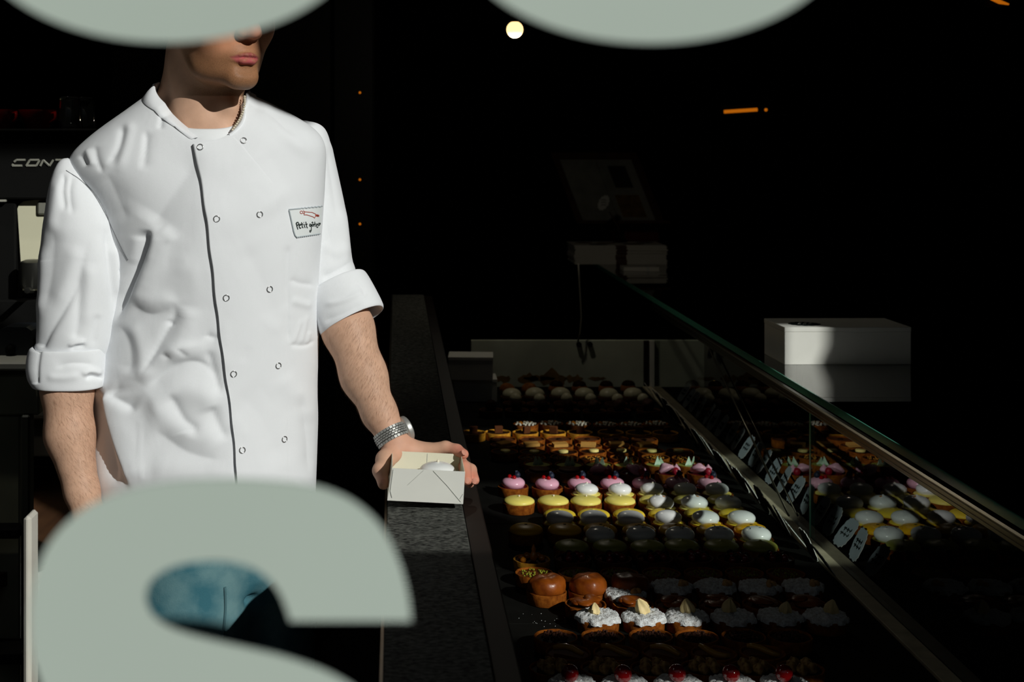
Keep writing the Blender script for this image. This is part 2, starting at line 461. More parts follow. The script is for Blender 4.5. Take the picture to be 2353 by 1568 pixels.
# upright glass front in two panes, joint about three metres in
b = MB(); b.box((XG-.004, CY0, HT-.02), (XG+.004, 3.055, CZ-.579)); cpart('glass_front', b, M['caseglass'])
b = MB(); b.box((XG-.004, 3.065, HT-.02), (XG+.004, CY1, CZ-.579)); cpart('glass_front', b, M['caseglass'])
b = MB(); b.box((XG-.0045, 3.055, HT-.02), (XG+.0045, 3.065, CZ-.579)); cpart('glass_joint', b, M['greenedge'])
b = MB(); b.box((XG-.008, CY0, CZ-.580), (XG+.006, CY1, CZ-.557), bev=.003)
b.box((XG-.0095, CY0, CZ-.572), (XG-.0075, CY1, CZ-.5705)); b.box((XG-.0095, CY0, CZ-.564), (XG-.0075, CY1, CZ-.5625))
cpart('metal_rail', b, M['alu'])
# brace rod leaning across the front pane
b = MB(); b.tube([(XG-.014, 4.0, CZ-.579), (XG-.014, 3.19, CZ-.835)], .0026, 8); cpart('brace_rod', b, M['alu'], smooth=True)
# glass counter top on the customers' side
b = MB(); b.box((.932, CY0, HP-.016), (1.75, 7.5, HP)); cpart('glass_top', b, M['plateglass'])
b = MB(); b.box((.9290, CY0, HP-.016), (.932, 7.5, HP)); cpart('glass_edge', b, M['greenedge'])
for yy in (1.6, 4.2, 6.6):
    b = MB(); b.box((1.2, yy, 0), (1.5, yy+.06, HP-.016)); cpart('support_post', b, M['black'])
# stained panel closing the far end
b = MB(); b.box((.262, CY1, HT), (1.075, CY1+.02, CZ-.687), bev=.001); cpart('end_panel', b, M['marble'])
b = MB(); b.box((XG-.012, CY1-.012, HT), (XG+.004, CY1+.0, CZ-.687)); cpart('white_upright', b, M['carton'])
b = MB(); b.box((XG-.032, CY1-.008, HT), (XG-.014, CY1+.0, CZ-.687)); cpart('brown_upright', b, M['edge'])
b = MB()
rr = np.random.RandomState(3)
for (x, w_, h_) in ((.37,.05,.02),(.46,.06,.03),(.55,.075,.05),(.62,.05,.024),(.50,.09,.018),(.70,.05,.014)):
    n = 18
    poly = [(x + w_/2*math.cos(2*math.pi*i/n)*(1+.35*rr.rand()), HT+.03 + h_*.55*math.sin(2*math.pi*i/n)*(.4+1.1*rr.rand())) for i in range(n)]
    b.prism(poly, CY1-.0006, CY1-.0002)
cpart('rust_stain', b, M['rust'])
for x in (.637, .676):
    b = MB(); b.tube([(x, CY1-.014, CZ-.70), (x, CY1, CZ-.70)], .009, 12); cpart('mounting_knob', b, M['black'], smooth=False)

# cable hanging down from the counter to the panel
b = MB(); b.tube([W(1329,606,4.93), W(1331,640,4.93), W(1334,690,4.93), W(1336,730,4.93), W(1333,765,4.93), W(1328,785,4.935)], .0028, 8)
tag(b.build('power_cable', mat('grey_cable', (120,118,108), rough=.6), smooth=True), 'thin grey cable hanging down to the stained panel', 'cable')

# ------------------------------------------------------------------ cartons
def carton(name, w, d, h, loc, rz, label, group=None, lip=.004):
    r = empty(name, loc); r.rotation_euler.z = rz
    tag(r, label, 'box', group)
    b = MB(); b.box((0,0,0), (w,d,h-.012), bev=.0008); b.build('body', M['carton'], r)
    b = MB(); b.box((-.0008,-.0008,h-.0119), (w+.0008,d+.0008,h), bev=.0012)
    b.build('lid', M['carton'], r)
    return r
p = W(1803, 838, 3.58); p.z = HP
bx = carton('cake_box', .32, .185, .094, p, math.radians(1.0), 'long white cake box with a dark round sticker on the glass counter')
def rosette(n, r, amp, k, cx=0, cy=0, el=1.0):
    return [(cx + el*(r + amp*math.cos(k*2*math.pi*i/n))*math.cos(2*math.pi*i/n), cy + (r + amp*math.cos(k*2*math.pi*i/n))*math.sin(2*math.pi*i/n)) for i in range(n)]
def flat_poly(poly, z0, z1, b, mi=0):
    n = len(poly)
    V = [(p[0], p[1], z0) for p in poly] + [(p[0], p[1], z1) for p in poly]
    F = [tuple(reversed(range(n))), tuple(range(n, 2*n))]
    for i in range(n): j = (i+1) % n; F.append((i, j, n+j, n+i))
    b.add(V, F, mi)
b = MB(); flat_poly(rosette(140, .040, .0018, 14, .070, .066), .0940, .0944, b, 0)
for i in range(9):
    x = .052 + .0045*i; y = .060 + .01*(i % 3)
    b.tube([(x, y, .0945), (x+.004, y+.010, .0946), (x+.006, y+.002, .0946)], .0009, 5, 1)
b.build('sticker', [M['ink'], M['carton']], bx)

p = W(1043, 921, 4.68); p.z = HT
c1 = carton('pastry_box', .142, .12, .0745, p, math.radians(-1), 'white pastry box at the far end of the case, under another box', 'white boxes at the end of the case')
p = W(1030, 869, 4.66); p.z = HT+.0748
c2 = carton('pastry_box', .146, .12, .076, p, math.radians(-4), 'white pastry box at the far end of the case, upper of the two', 'white boxes at the end of the case')

# ------------------------------------------------------------------ price cards along the glass
n_cards = 21
def card_mesh():
    n = 60; out = []
    for i in range(n):
        t = 2*math.pi*i/n
        a = .030*math.copysign(abs(math.cos(t))**.62, math.cos(t)); c = .034*math.copysign(abs(math.sin(t))**.62, math.sin(t))
        k = 1 + .045*math.cos(14*t)
        out.append((a*k, c*k))
    b = MB()
    V = [(-.0007, y, z) for (y, z) in out] + [(.0007, y, z) for (y, z) in out]
    b.add(V, [tuple(range(n))], 1); 
    b2 = [tuple(reversed(range(n, 2*n)))]
    F = [(i, n+i, n+(i+1) % n, (i+1) % n) for i in range(n)]
    m = MB(); m.add(V, [tuple(range(n))], 1); 
    for f in F: m.f.append(f); m.m.append(2)
    m.f.append(b2[0]); m.m.append(0)
    return m.mesh('price_card')
def card_text():
    b = MB()
    for (z, a, w_) in ((.007, .006, .018), (-.005, .005, .02)):
        P = [Vector((.0012, -w_ + 2*w_*i/23, z + a*math.sin(i*1.9)*(.5+.5*math.sin(i*.7+1)))) for i in range(24)]
        b.tube(P, .0008, 5)
    return b.mesh('lettering')
M['cardfront'] = mat('card_front', (166, 178, 184), rough=.8, spec=.1); M['cardback'] = mat('card_back', (20, 20, 20), rough=.7, spec=.1)
cme = card_mesh(); cme.materials.append(M['cardfront']); cme.materials.append(M['cardback']); cme.materials.append(M['carton'])
tme = card_text(); tme.materials.append(M['ink'])
ORD = ['first','second','third','fourth','fifth','sixth','seventh','eighth','ninth','tenth','eleventh','twelfth','thirteenth','fourteenth',
       'fifteenth','sixteenth','seventeenth','eighteenth','nineteenth','twentieth','twenty-first','twenty-second','twenty-third','twenty-fourth','twenty-fifth']
for i in range(n_cards):
    r = empty('price_card', (.838 + .002*rr.randn(), 2.80 + i*.0935 + .006*rr.randn(), HT+.033))
    r.rotation_euler = (0, math.radians(-31 + 4*rr.randn()), math.radians(4*rr.randn()))
    tag(r, 'scalloped price card leaning by the glass front, %s from the end nearest the window' % ORD[i], 'price card', 'price cards along the glass front')
    link('card', cme, None, r); link('lettering', tme, None, r)

# ------------------------------------------------------------------ magazines, cookbook, tag, red box on the far counter
stk = MB()
p0 = W(1321, 600, 6.55); zt = HP
base = Vector((p0.x, 6.55, zt))
mg = ['white_paper_a']
M['paper'] = mat('magazine_paper', (238, 234, 222), rough=.8, spec=.1)
M['cover'] = mat('printed_cover', (176, 172, 160), rough=.5, rgb2=(120, 60, 30), vscale=14)
for i in range(14):
    r = empty('magazine', (base.x + rr.uniform(-.004,.004), base.y + rr.uniform(-.003,.003), zt + i*.0063 + .0001))
    r.rotation_euler.z = math.radians(rr.uniform(-.6,.6))
    last = i == 13
    tag(r, 'thick white magazine on the far glass counter, topmost of its pile, spotted cover' if last else 'thick white magazine in the pile on the far counter, %s from the bottom' % ORD[i], 'magazine', 'magazines piled on the far counter')
    b = MB(); b.box((0,0,0), (.425,.26,.0058), bev=.0006); b.build('pages', M['paper'], r)
    b = MB(); b.box((.19,-.0006,.0002), (.24,0,.0056)); b.build('spine_print', mat('brown_print', (86,44,22), rough=.7) if i == 0 else bpy.data.materials['brown_print'], r)
    if last:
        b = MB()
        for (x, y, q, mi) in ((.07,.18,.04,0),(.17,.15,.045,1),(.29,.09,.05,0),(.36,.19,.042,2),(.12,.05,.045,2),(.24,.2,.03,0)):
            flat_poly([(x+q*math.cos(t*.3), y+q*math.sin(t*.3)) for t in range(21)], .0058, .0062, b, mi)
        b.build('cover_print', [M['rust'], mat('ochre_print', (150,120,50)), mat('dark_print', (60,30,18))], r)
r = empty('leaflet_pile', W(1433, 612, 6.2)); r.location.z = HP
tag(r, 'small low pile of pale leaflets in front of the magazines', 'leaflets')
b = MB(); b.box((0,0,0), (.155,.1,.018), bev=.001); b.build('leaflets', M['paper'], r)
b = MB(); b.box((.098,-.0008,.0),(.113,.1008,.0186)); b.build('paper_band', M['carton'], r)

r = empty('red_box', W(1425, 538, 6.94)); r.location.z = HP
tag(r, 'flat dark red box behind the pile of magazines', 'box')
b = MB(); b.box((-.02,0,0), (.19,.12,.125), bev=.003); b.build('body', mat('red_card', (96, 14, 10), rough=.4), r)

# opened cookbook on a wooden stand
r = empty('book_stand', W(1340, 500, 7.1)); r.location.z = HP
tag(r, 'tilted wooden book stand on the far counter behind the magazines', 'stand')
M['wood'] = mat('stand_wood', (74, 46, 26), rough=.5, var=.3, vscale=20)
zb = W(1340, 520, 7.1).z - HP
b = MB(); b.box((-.10, .0, 0), (.40, .2, zb), bev=.004); b.build('pedestal', M['black'], r)
b = MB(); tilt = math.radians(24)
def tp(u, v, t=0): return Vector((u - v*.30, .03 + v*math.sin(tilt) + t*math.cos(tilt), zb+.006 + v*math.cos(tilt) - t*math.sin(tilt)))
def quad_plate(b, u0, u1, v0, v1, t0, t1, mi=0):
    P = [tp(u, v, t) for t in (t0, t1) for (u, v) in ((u0,v0),(u1,v0),(u1,v1),(u0,v1))]
    b.add(P, [(0,1,2,3),(7,6,5,4),(1,0,4,5),(2,1,5,6),(3,2,6,7),(0,3,7,4)], mi)
quad_plate(b, -.02, .42, 0, .40, .012, .024); b.build('backboard', M['wood'], r)
b = MB(); quad_plate(b, -.03, .43, -.012, .004, -.05, .024); b.build('lip', M['wood'], r)
r2 = empty('cookbook', r.location + tp(.19, .004, .010))
tag(r2, 'open cookbook resting on the tilted wooden stand', 'book')
M['page'] = mat('book_page', (150, 150, 140), rough=.8, spec=.1, var=.15, vscale=12)
for (u0, u1, nm) in ((.01,.19,'page_block'),(.192,.375,'page_block')):
    b = MB(); quad_plate(b, u0, u1, .006, .355, .0, .011)
    o = b.build(nm, M['page'], r2); o.location = r.location - r2.location
b = MB(); quad_plate(b, .22, .34, .04, .16, -.0008, -.0002, 0); quad_plate(b, .24,.33,.2,.32,-.0008,-.0002,1)
o = b.build('photo_print', [M['rust'], mat('dark_photo', (46,40,34))], r2); o.location = r.location - r2.location

r = empty('counter_sign', W(1424, 528, 6.72))
tag(r, 'small cream scalloped sign on a stick above the magazines', 'sign')
b = MB(); b.tube([(0,0,0), W(1400,487,6.74)-r.location], .003, 6); b.build('stick', M['wood'], r)
b = MB(); cst = W(1387,466,6.735)-r.location
pl = rosette(70, .038, .003, 12, 0, 0, .62); ca, sa = math.cos(.5), math.sin(.5)
b.prism([(cst.x + q[0]*ca - q[1]*-sa, cst.z + q[1]*ca + q[0]*-sa) for q in pl], cst.y-.0015, cst.y+.0015)
b.build('scalloped_plate', M['carton'], r)
b = MB()
for k in range(3):
    b.tube([Vector((cst.x-.012, cst.y-.003, cst.z+.012-.012*k)), Vector((cst.x+.0, cst.y-.003, cst.z+.016-.012*k)), Vector((cst.x+.012, cst.y-.003, cst.z+.01-.012*k))], .0014, 5)
b.build('lettering', M['ink'], r)
b = MB(); b.box((-.02,-.01,-.05),(.02,.03,.0)); b.build('holder', M['black'], r)

# ------------------------------------------------------------------ lamps far back
r = empty('pendant_bulb', W(1183, 68, 4.6))
tag(r, 'glowing warm light bulb hanging on a dark cord', 'lamp')
b = MB(); b.ball((0,0,0), .0275, 20); b.build('bulb', mat('lit_bulb', (255,225,170), emit=(255,214,150), estr=1.8), r, smooth=True)
b = MB(); b.lathe([(.0,.024),(.014,.025),(.016,.05),(.016,.075),(.006,.08),(0,.08)], 16); b.build('socket', M['black'], r, smooth=True, angle=40)
b = MB(); b.tube([(0,0,.078), (0,0,3.8-r.location.z)], .0025, 6); b.build('cord', M['black'], r)

bl = bpy.data.lights.new('bulb_light', 'POINT'); bl.energy = 3.0; bl.color = (1.0, .90, .74); bl.shadow_soft_size = .03
bo = bpy.data.objects.new('bulb_light', bl); COL.objects.link(bo); bo.parent = r; bo.location = (0, 0, -.035)
M['amber'] = mat('amber_light', (200,110,20), emit=(196,104,14), estr=.75)
r = empty('strip_light', W(1701, 255, 6.9)); tag(r, 'slim amber strip light far back, level with the bulb, with a small dot beside it', 'lamp')
b = MB(); a_, c_ = W(1664,257,6.9)-r.location, W(1740,252,6.9)-r.location; b.tube([a_, c_], .0085, 10); b.build('tube', M['amber'], r, smooth=True)
b = MB(); b.ball(W(1760,252.5,6.9)-r.location, .008, 10); b.build('end_light', M['amber'], r, smooth=True)
b = MB(); b.box((-.10,.012,-.02),(.16,.03,.03)); b.build('housing', M['black'], r)
b = MB(); b.box((-.01,.03,-.004),(.01,YB-6.9,.006)); b.build('bracket', M['black'], r)
r = empty('ceiling_lamp', W(2300, 3, 5.2)); tag(r, 'thin streak of amber light near the top edge of the picture', 'lamp')
b = MB(); b.tube([W(2276,-2,5.2)-r.location, W(2296,4,5.2)-r.location, W(2318,10,5.2)-r.location], [.003,.008,.003], 8); b.build('tube', M['amber'], r, smooth=True)
b = MB(); b.box((-.05,.0095,-.02),(.05,.03,.05)); b.build('housing', M['black'], r)
b = MB(); b.tube([(0,.02,.05),(0,.02,3.8-r.location.z)], .006, 6); b.build('rod', M['black'], r)

# ------------------------------------------------------------------ tall dark cabinet behind the man
fx0, fx1 = W(690,300,5.6).x, W(860,300,5.6).x
r = empty('tall_cabinet', ((fx0+fx1)/2-.25, 5.9, 0)); tag(r, 'tall dark cabinet behind the man with small amber pilot lights', 'cabinet')
def rb(name, lo, hi, m, **k):
    b = MB(); b.box(lo, hi, bev=k.pop('bev', .002)); o = b.build(name, m, r); o.location = -r.location; return o
rb('body', (fx0-.75, 5.6, 0), (fx1, 6.2, 2.2), M['black'])
M['door'] = mat('dark_door', (13,14,12), rough=.5, spec=.25)
rb('door', (fx0-.74, 5.575, .05), (fx0+.12, 5.6, 2.15), M['door'])
rb('door', (fx0+.135, 5.575, .05), (fx1-.005, 5.6, 2.15), M['door'])
for (x, y) in ((827,213),(827,413),(827,515)):
    b = MB(); b.ball(W(x,y,5.572), .005, 8); o = b.build('pilot_light', M['amber'], r, smooth=True); o.location = -r.location
# ------------------------------------------------------------------ coffee corner, behind the man on the left
r = empty('espresso_machine', W(90, 600, 3.4)); tag(r, 'big black espresso machine with pale lettering behind the man\'s shoulder', 'espresso machine')
def lp(name, b, m, par=None, **k):
    o = b.build(name, m, par or r, **k); o.location = -(par or r).location; return o
EY = 3.3; KY = 3.1
def rectpx(b, x0, y0, x1, y1, Y0, Y1, mi=0, bev=.004):
    a = W(x0, y1, Y0); c = W(x1, y0, Y0); b.box((a.x, Y0, a.z), (c.x, Y1, c.z), mi, bev)
b = MB(); rectpx(b, -420, 302, 240, 458, EY, EY+.5); rectpx(b, -420, 458, 36, 768, EY+.02, EY+.5); rectpx(b, -420, 690, 240, 768, EY-.0, EY+.5); rectpx(b, 60, 458, 240, 690, EY+.32, EY+.5)
lp('body', b, M['black'])
b = MB(); rectpx(b, -430, 296, 246, 303, EY-.01, EY+.5); lp('cup_tray', b, M['black'])
for (x, y) in ((-380, .06), (-380, .44), (-20, .44)):
    b = MB(); a_ = W(x, 768, EY); b.tube([(min(a_.x, -1.0), EY+y, a_.z), (min(a_.x, -1.0), EY+y, W(0, 833, KY).z)], .018, 12); lp('foot', b, M['black'])
# pale splash panel with a rounded corner
pts = [(52,668),(40,480),(44,470),(54,463),(75,460),(240,452),(240,668)]
b = MB(); b.prism([(W(x,y,EY+.03).x, W(x,y,EY+.03).z) for x, y in pts], EY+.03, EY+.05)
M['cream'] = mat('cream_panel', (206, 203, 176), rough=.6, var=.05, vscale=6)
lp('splash_panel', b, M['cream'])
b = MB(); rectpx(b, 85, 462, 112, 494, EY+.018, EY+.0295); lp('gauge_plate', b, mat('grey_plate', (120,120,110)))
b = MB(); b.lathe([(0,-.03),(.028,-.03),(.032,-.02),(.032,.03),(.02,.035),(0,.035)], 20, c=tuple(W(78,632,EY-.02))); b.tube([W(74,668,EY-.02), W(62,668,EY-.12)], .007, 8)
lp('portafilter', b, mat('grey_metal', (70,70,66), rough=.35, metal=.8), smooth=True, angle=35)
b = MB(); rectpx(b, -4, 459, 13, 464, EY-.001, EY+.01, bev=.0005); lp('badge_dash', b, mat('pale_badge', (150,150,140), rough=.4))
# CONTI: slanted letters in relief
def strokes(px0, py0, px1, py1):
    h_ = py1-py0
    L = []
    def seg(*pts): L.append([(x, y) for x, y in pts])
    x = px0; w_ = 27; sl = 5
    def P(cx, u, v): return (cx + u*w_ + (1-v)*sl, py0 + v*h_)
    c = x; seg(P(c,.95,.06), P(c,.2,.06), P(c,.05,.35)); seg(P(c,.02,.65), P(c,.0,.94), P(c,.85,.94))
    c = x+32; seg(P(c,.95,.06), P(c,.15,.06), P(c,.0,.94), P(c,.85,.94), P(c,.98,.1))
    c = x+64; seg(P(c,.02,.96), P(c,.1,.06), P(c,.8,.94), P(c,.95,.04))
    c = x+95; seg(P(c,.0,.06), P(c,1,.06)); seg(P(c,.5,.06), P(c,.42,.96))
    c = x+127; seg(P(c,.1,.06), P(c,.0,.96))
    return L
b = MB()
for pl in strokes(28, 367, 165, 382):
    for (a_, c_) in zip(pl[:-1], pl[1:]):
        A, C = W(a_[0], a_[1], EY-.002), W(c_[0], c_[1], EY-.002)
        b.tube([A, C], .0027, 6)
lp('lettering', b, mat('pale_lettering', (132,132,122), rough=.5, spec=.4))
for k, (x0, x1) in enumerate(((-30, 40), (38, 128))):
    cx = (x0+x1)/2; Yc = EY+.07 + .03*k; rd = (x1-x0)/2/FP*Yc
    p = W(cx, 296, EY-.01); c = empty('red_cup', (p.x*Yc/EY, Yc, p.z+.0005))
    tag(c, ['glossy dark red cup at the edge of the picture on the espresso machine', 'glossy dark red cup beside the upturned glasses on the espresso machine'][k], 'cup', 'cups on the espresso machine')
    b = MB(); b.lathe([(0,0),(rd*.6,0),(rd*.72,.012),(rd*.97,.038),(rd,.046),(rd*.94,.046),(rd*.66,.012),(0,.006)], 28)
    b.build('bowl', mat('red_glaze', (132,12,8), rough=.08, spec=.6) if k == 0 else bpy.data.materials['red_glaze'], c, smooth=True, angle=50)
    b = MB(); b.tube([Vector((rd*.8,-.02,.036)), Vector((rd*1.1,-.035,.038)), Vector((rd*1.15,-.04,.024)), Vector((rd*.8,-.025,.014))], .004, 8); b.build('handle', bpy.data.materials['red_glaze'], c, smooth=True)
M['tumbler'] = mat('clear_tumbler', (235,240,240), rough=.03, spec=.6)
M['tumbler'].node_tree.nodes['Principled BSDF'].inputs['Transmission Weight'].default_value = 1.0
for k, (cx, hw, yt) in enumerate(((160, 30, 230), (192, 30, 230))):
    Yc = EY+.10 + .09*k; p = W(cx, 296, EY-.01); rd = hw/FP*Yc
    c = empty('tumbler', ((cx-AX)/FP*Yc, Yc, p.z+.0005))
    tag(c, ['faceted clear glass tumbler next to the red cup', 'faceted clear glass tumbler by the man\'s shoulder'][k], 'glass', 'tumblers on the espresso machine')
    h_ = (304-yt)/FP*Yc
    b = MB(); b.lathe([(0,0),(rd,0),(rd*.98,.006),(rd*.75,h_*.97),(rd*.7,h_),(0,h_),(0,h_-.006),(rd*.66,h_-.008),(rd*.88,.004),(rd*.86,.002),(0,.002)], 24, wob=lambda a, z: .03*math.cos(12*a))
    b.build('glass_body', M['tumbler'], c, smooth=True, angle=50)

# the counter under it and things on it
r = empty('coffee_counter', W(30, 1200, 3.1)); r.location.z = 0
tag(r, 'grey coffee counter with pale edge and lit upright post at the left of the picture', 'counter')
KY = 3.1
b = MB(); rectpx(b, -420, 833, 64, 852, KY, KY+.12); b.box((W(-420,0,KY).x, KY+.12, W(0,852,KY).z), (-.965, EY+.52, W(0,833,KY).z)); lp('countertop', b, mat('pale_top', (225,225,215), rough=.5))
M['greygreen'] = mat('grey_green_panel', (150, 151, 130), rough=.5, spec=.3, var=.15, vscale=9)
b = MB(); rectpx(b, -420, 862, 90, 955, KY+.03, KY+.11); rectpx(b, -420, 955, 46, 1568+900, KY+.04, KY+.10); b.box((W(-420,0,KY).x, KY+.11, .0), (-.985, EY+.5, W(0,853,KY).z)) 
lp('front_panel', b, M['greygreen'])
b = MB(); rectpx(b, 47, 955, 68, 2450, KY+.01, KY+.05); lp('dark_post', b, mat('dark_green_post', (70,73,64), rough=.5))
b = MB(); rectpx(b, 53, 1188, 71, 2150, 1.86, 1.90); lp('white_post', b, mat('white_post', (200,196,184), rough=.5, var=.08, vscale=12))
b = MB(); rectpx(b, -60, 1215, 44, 1240, KY-.02, KY+.03); lp('low_shelf', b, M['black'])
b = MB(); rectpx(b, -60, 1500, 52, 1530, KY-.06, KY+.03); lp('low_shelf', b, M['black'])
c = empty('coffee_grinder_tray', W(30, 833, KY+.12)); tag(c, 'low dark blue black appliance on the coffee counter below the espresso machine', 'appliance')
b = MB(); pts = [(-30,832),(-30,790),(2,772),(15,768),(60,768),(72,776),(76,795),(77,832)]
b.prism([(W(x,y,KY+.1).x-c.location.x, W(x,y,KY+.1).z-W(0,832.5,KY+.1).z) for x, y in pts], 0, .085)
c.location = Vector((c.location.x, KY+.1, W(0,833,KY).z+.0005))
b.build('housing', mat('blue_black_plastic', (24,28,34), rough=.4), c)
b = MB(); b.ball((.0, -.004, .012), .012, 12); b.build('knob', M['black'], c, smooth=True)

r = empty('wall_shelves', W(200, 1100, 4.0)); r.location.z = 0
tag(r, 'cream shelf unit with white shelves and a worn wooden board behind the man\'s arm', 'shelf unit')
SY = 3.95
M['creamwall'] = mat('cream_board', (215,205,158), rough=.7, var=.06, vscale=5)
M['whiteboard'] = mat('white_board', (206,206,198), rough=.6, var=.04, vscale=8)
b = MB(); rectpx(b, -20, 915, 560, 2450-430, SY+.25, SY+.28); lp('back_board', b, M['creamwall'])
b = MB(); rectpx(b, -20, 956, 560, 963, SY+.02, SY+.25); lp('shelf', b, M['whiteboard'])
b = MB(); rectpx(b, -20, 1003, 560, 1050, SY+.01, SY+.25); lp('shelf', b, M['whiteboard'])
b = MB(); rectpx(b, -20, 1051, 560, 1072, SY+.05, SY+.25); lp('black_infill', b, M['black'])  # solid black block filling the gap between shelf and board
M['board'] = mat('worn_board', (92, 62, 40), rough=.45, spec=.4, rgb2=(60,38,26), vscale=16, stretch=(1,.2,1))
b = MB()
P = [W(-40,1075,SY+.2), W(560,1075,SY+.2), W(560,1020,3.0), W(60,1225,2.95), W(-40,1225,2.95)]
V = [(p.x, p.y, W(0,1075,SY+.2).z) for p in (W(-40,1075,SY+.2), W(560,1075,SY+.2), W(560,1075,SY+.0), W(110,1160,3.3), W(-40,1215,3.05))]
V = [(v[0], v[1], W(0,1075,SY+.2).z) for v in V]
n = len(V); V2 = V + [(v[0], v[1], v[2]-.03) for v in V]
b.add(V2, [tuple(range(n)), tuple(reversed(range(n,2*n)))] + [((i+1)%n, i, n+i, n+(i+1)%n) for i in range(n)])
lp('wooden_board', b, M['board'])
b = MB(); zb_ = W(0,1075,SY+.2).z-.03; 
b.box((W(-40,0,SY).x, SY-.55, 0.0), (W(560,0,SY).x, SY+.25, zb_-.001)); lp('lower_cabinet', b, M['creamwall'])
b = MB(); zc = W(0,1262,SY-.55).z; b.box((W(-40,0,SY).x, SY-.58, zc-.03), (W(560,0,SY).x, SY-.55, zc)); b.box((W(-40,0,SY).x, SY-.57, .1), (W(560,0,SY).x, SY-.551, zc-.05))
lp('white_front', b, M['whiteboard'])

r = empty('fill_spotlight', (-1.15, 2.75, 3.35)); tag(r, 'small spotlight added above the picture to brighten the coffee corner', 'lamp')  # lamp added out of view as fill for the coffee corner
b = MB(); b.lathe([(0,0),(.035,0),(.045,-.06),(.05,-.10),(.044,-.10),(.038,-.06),(0,-.03)], 24); b.build('lamp_shade', M['black'], r, smooth=True, angle=40)
b = MB(); b.tube([(0,0,0),(0,0,.45)], .008, 8); b.build('rod', M['black'], r)
b = MB(); b.ball((0,0,-.075), .025, 14); b.build('bulb', bpy.data.materials['lit_bulb'], r, smooth=True)
sl_ = bpy.data.lights.new('fill_spot', 'SPOT'); sl_.spot_size = math.radians(62); sl_.spot_blend = .5; sl_.energy = 22; sl_.color = (1.0, .95, .84); sl_.shadow_soft_size = .025
so = bpy.data.objects.new('fill_spot', sl_); COL.objects.link(so); so.parent = r; so.location = (0, 0, -.13); so.rotation_euler = (math.radians(14), 0, 0)
# ------------------------------------------------------------------ pastries
PM = {}
def pm(k, *a, **kw): PM[k] = mat(k, *a, **kw)
pm('pastry_crust', (138,78,24), rough=.9, spec=.05, rgb2=(104,52,14), vscale=120, bump=.0006, bscale=300)
pm('dark_crust', (90,52,28), rough=.8, spec=.15, rgb2=(72,40,22), vscale=120, bump=.0006, bscale=300)
pm('golden_crust', (196,140,36), rough=.85, spec=.15, rgb2=(160,108,32), vscale=120, bump=.0006, bscale=300)
pm('white_meringue', (236,238,236), rough=.2, spec=.5)
pm('pink_cream', (224,168,188), rough=.22, spec=.4)
pm('yellow_cream', (238,222,112), rough=.35, spec=.35)
pm('lemon_cream', (236,206,60), rough=.4, spec=.3)
pm('orange_cream', (240,180,24), rough=.35, spec=.35)
pm('lime_cream', (150,150,66), rough=.4, spec=.3)
pm('chocolate_ganache', (38,20,12), rough=.6, spec=.06)
pm('milk_chocolate', (84,48,26), rough=.6, spec=.1)
pm('berry_jam', (90,14,24), rough=.15, spec=.5)
pm('redcurrant', (150,10,14), rough=.08, spec=.6, coat=.5)
pm('blueberry', (34,40,58), rough=.5, spec=.3)
pm('raspberry', (150,22,44), rough=.45, spec=.4, bump=.002, bscale=220)
pm('pearl', (240,232,210), rough=.2, spec=.6)
pm('white_ball', (214,210,190), rough=.3, spec=.5)
pm('caramel_glaze', (138,70,16), rough=.36, spec=.35, coat=.08, rgb2=(100,44,8), vscale=40, bump=.0007, bscale=160)
pm('caramel_filling', (92,44,12), rough=.6, spec=.06)
pm('caramel_nut', (196,120,30), rough=.12, spec=.6, coat=.6)
pm('hazelnut', (196,150,92), rough=.5, spec=.3)
pm('pistachio', (132,136,40), rough=.7, spec=.2)
pm('powdered_sugar', (232,236,236), rough=.95, spec=.05, rgb2=(190,188,184), vscale=160, bump=.004, bscale=420)
pm('butter_cream', (226,204,148), rough=.5, spec=.3)
pm('wafer_biscuit', (206,160,84), rough=.8, spec=.15)
pm('banana_slice', (226,208,128), rough=.4, spec=.3)
pm('gold_crumbs', (190,130,44), rough=.5, spec=.4)
pm('shard_white', (214,224,204), rough=.3, spec=.4, rgb2=(110,170,140), vscale=70)
pm('herb', (48,52,26), rough=.8, spec=.1)
pm('toasted', (186,120,44), rough=.4, spec=.3)
pm('orange_peel', (176,132,50), rough=.25, spec=.4, coat=.15)
pm('brown_crumble', (84,50,34), rough=.7, spec=.3, rgb2=(56,30,20), vscale=200)
pm('choux_shell', (150,92,42), rough=.7, spec=.2, rgb2=(120,66,28), vscale=60, bump=.001, bscale=120)
pm('ivory_glaze', (202,196,164), rough=.35, spec=.35, var=.05, vscale=60)
pm('gold_leaf', (230,180,60), rough=.3, metal=1.0)
pm('sugared_nut', (186,150,88), rough=.5, spec=.4, rgb2=(120,76,30), vscale=160)
pm('cherry', (124,12,16), rough=.06, spec=.7, coat=.6)

RO, HC = .0372, .0225
CACHE = {}
def C_(key, fn):
    if key not in CACHE: CACHE[key] = fn()
    return CACHE[key]
def lathe_mesh(name, prof, m, n=36, wob=None):
    def f():
        b = MB(); b.lathe(prof, n, wob=wob); me = b.mesh(name, True, 60); me.materials.append(PM[m]); return me
    return f
def crust(m='pastry_crust'):
    w = lambda a, z: .012*math.sin(7*a+z*90) + .008*math.sin(17*a+2)
    return C_('crust'+m, lathe_mesh('crust', [(.0,.0),(RO*.93,.0),(RO*.955,.001),(RO,HC*.93),(RO-.0008,HC),(RO-.003,HC),(RO-.0038,HC-.001),(RO-.0042,HC-.004),(RO-.0050,HC-.005)], m, 44, w))
def filling(m, z=HC-.0035):
    return C_('fill'+m+str(z), lathe_mesh('filling', [(RO-.0035,z-.002),(RO-.0042,z),(RO*.5,z+.0006),(0,z+.0007)], m, 36))
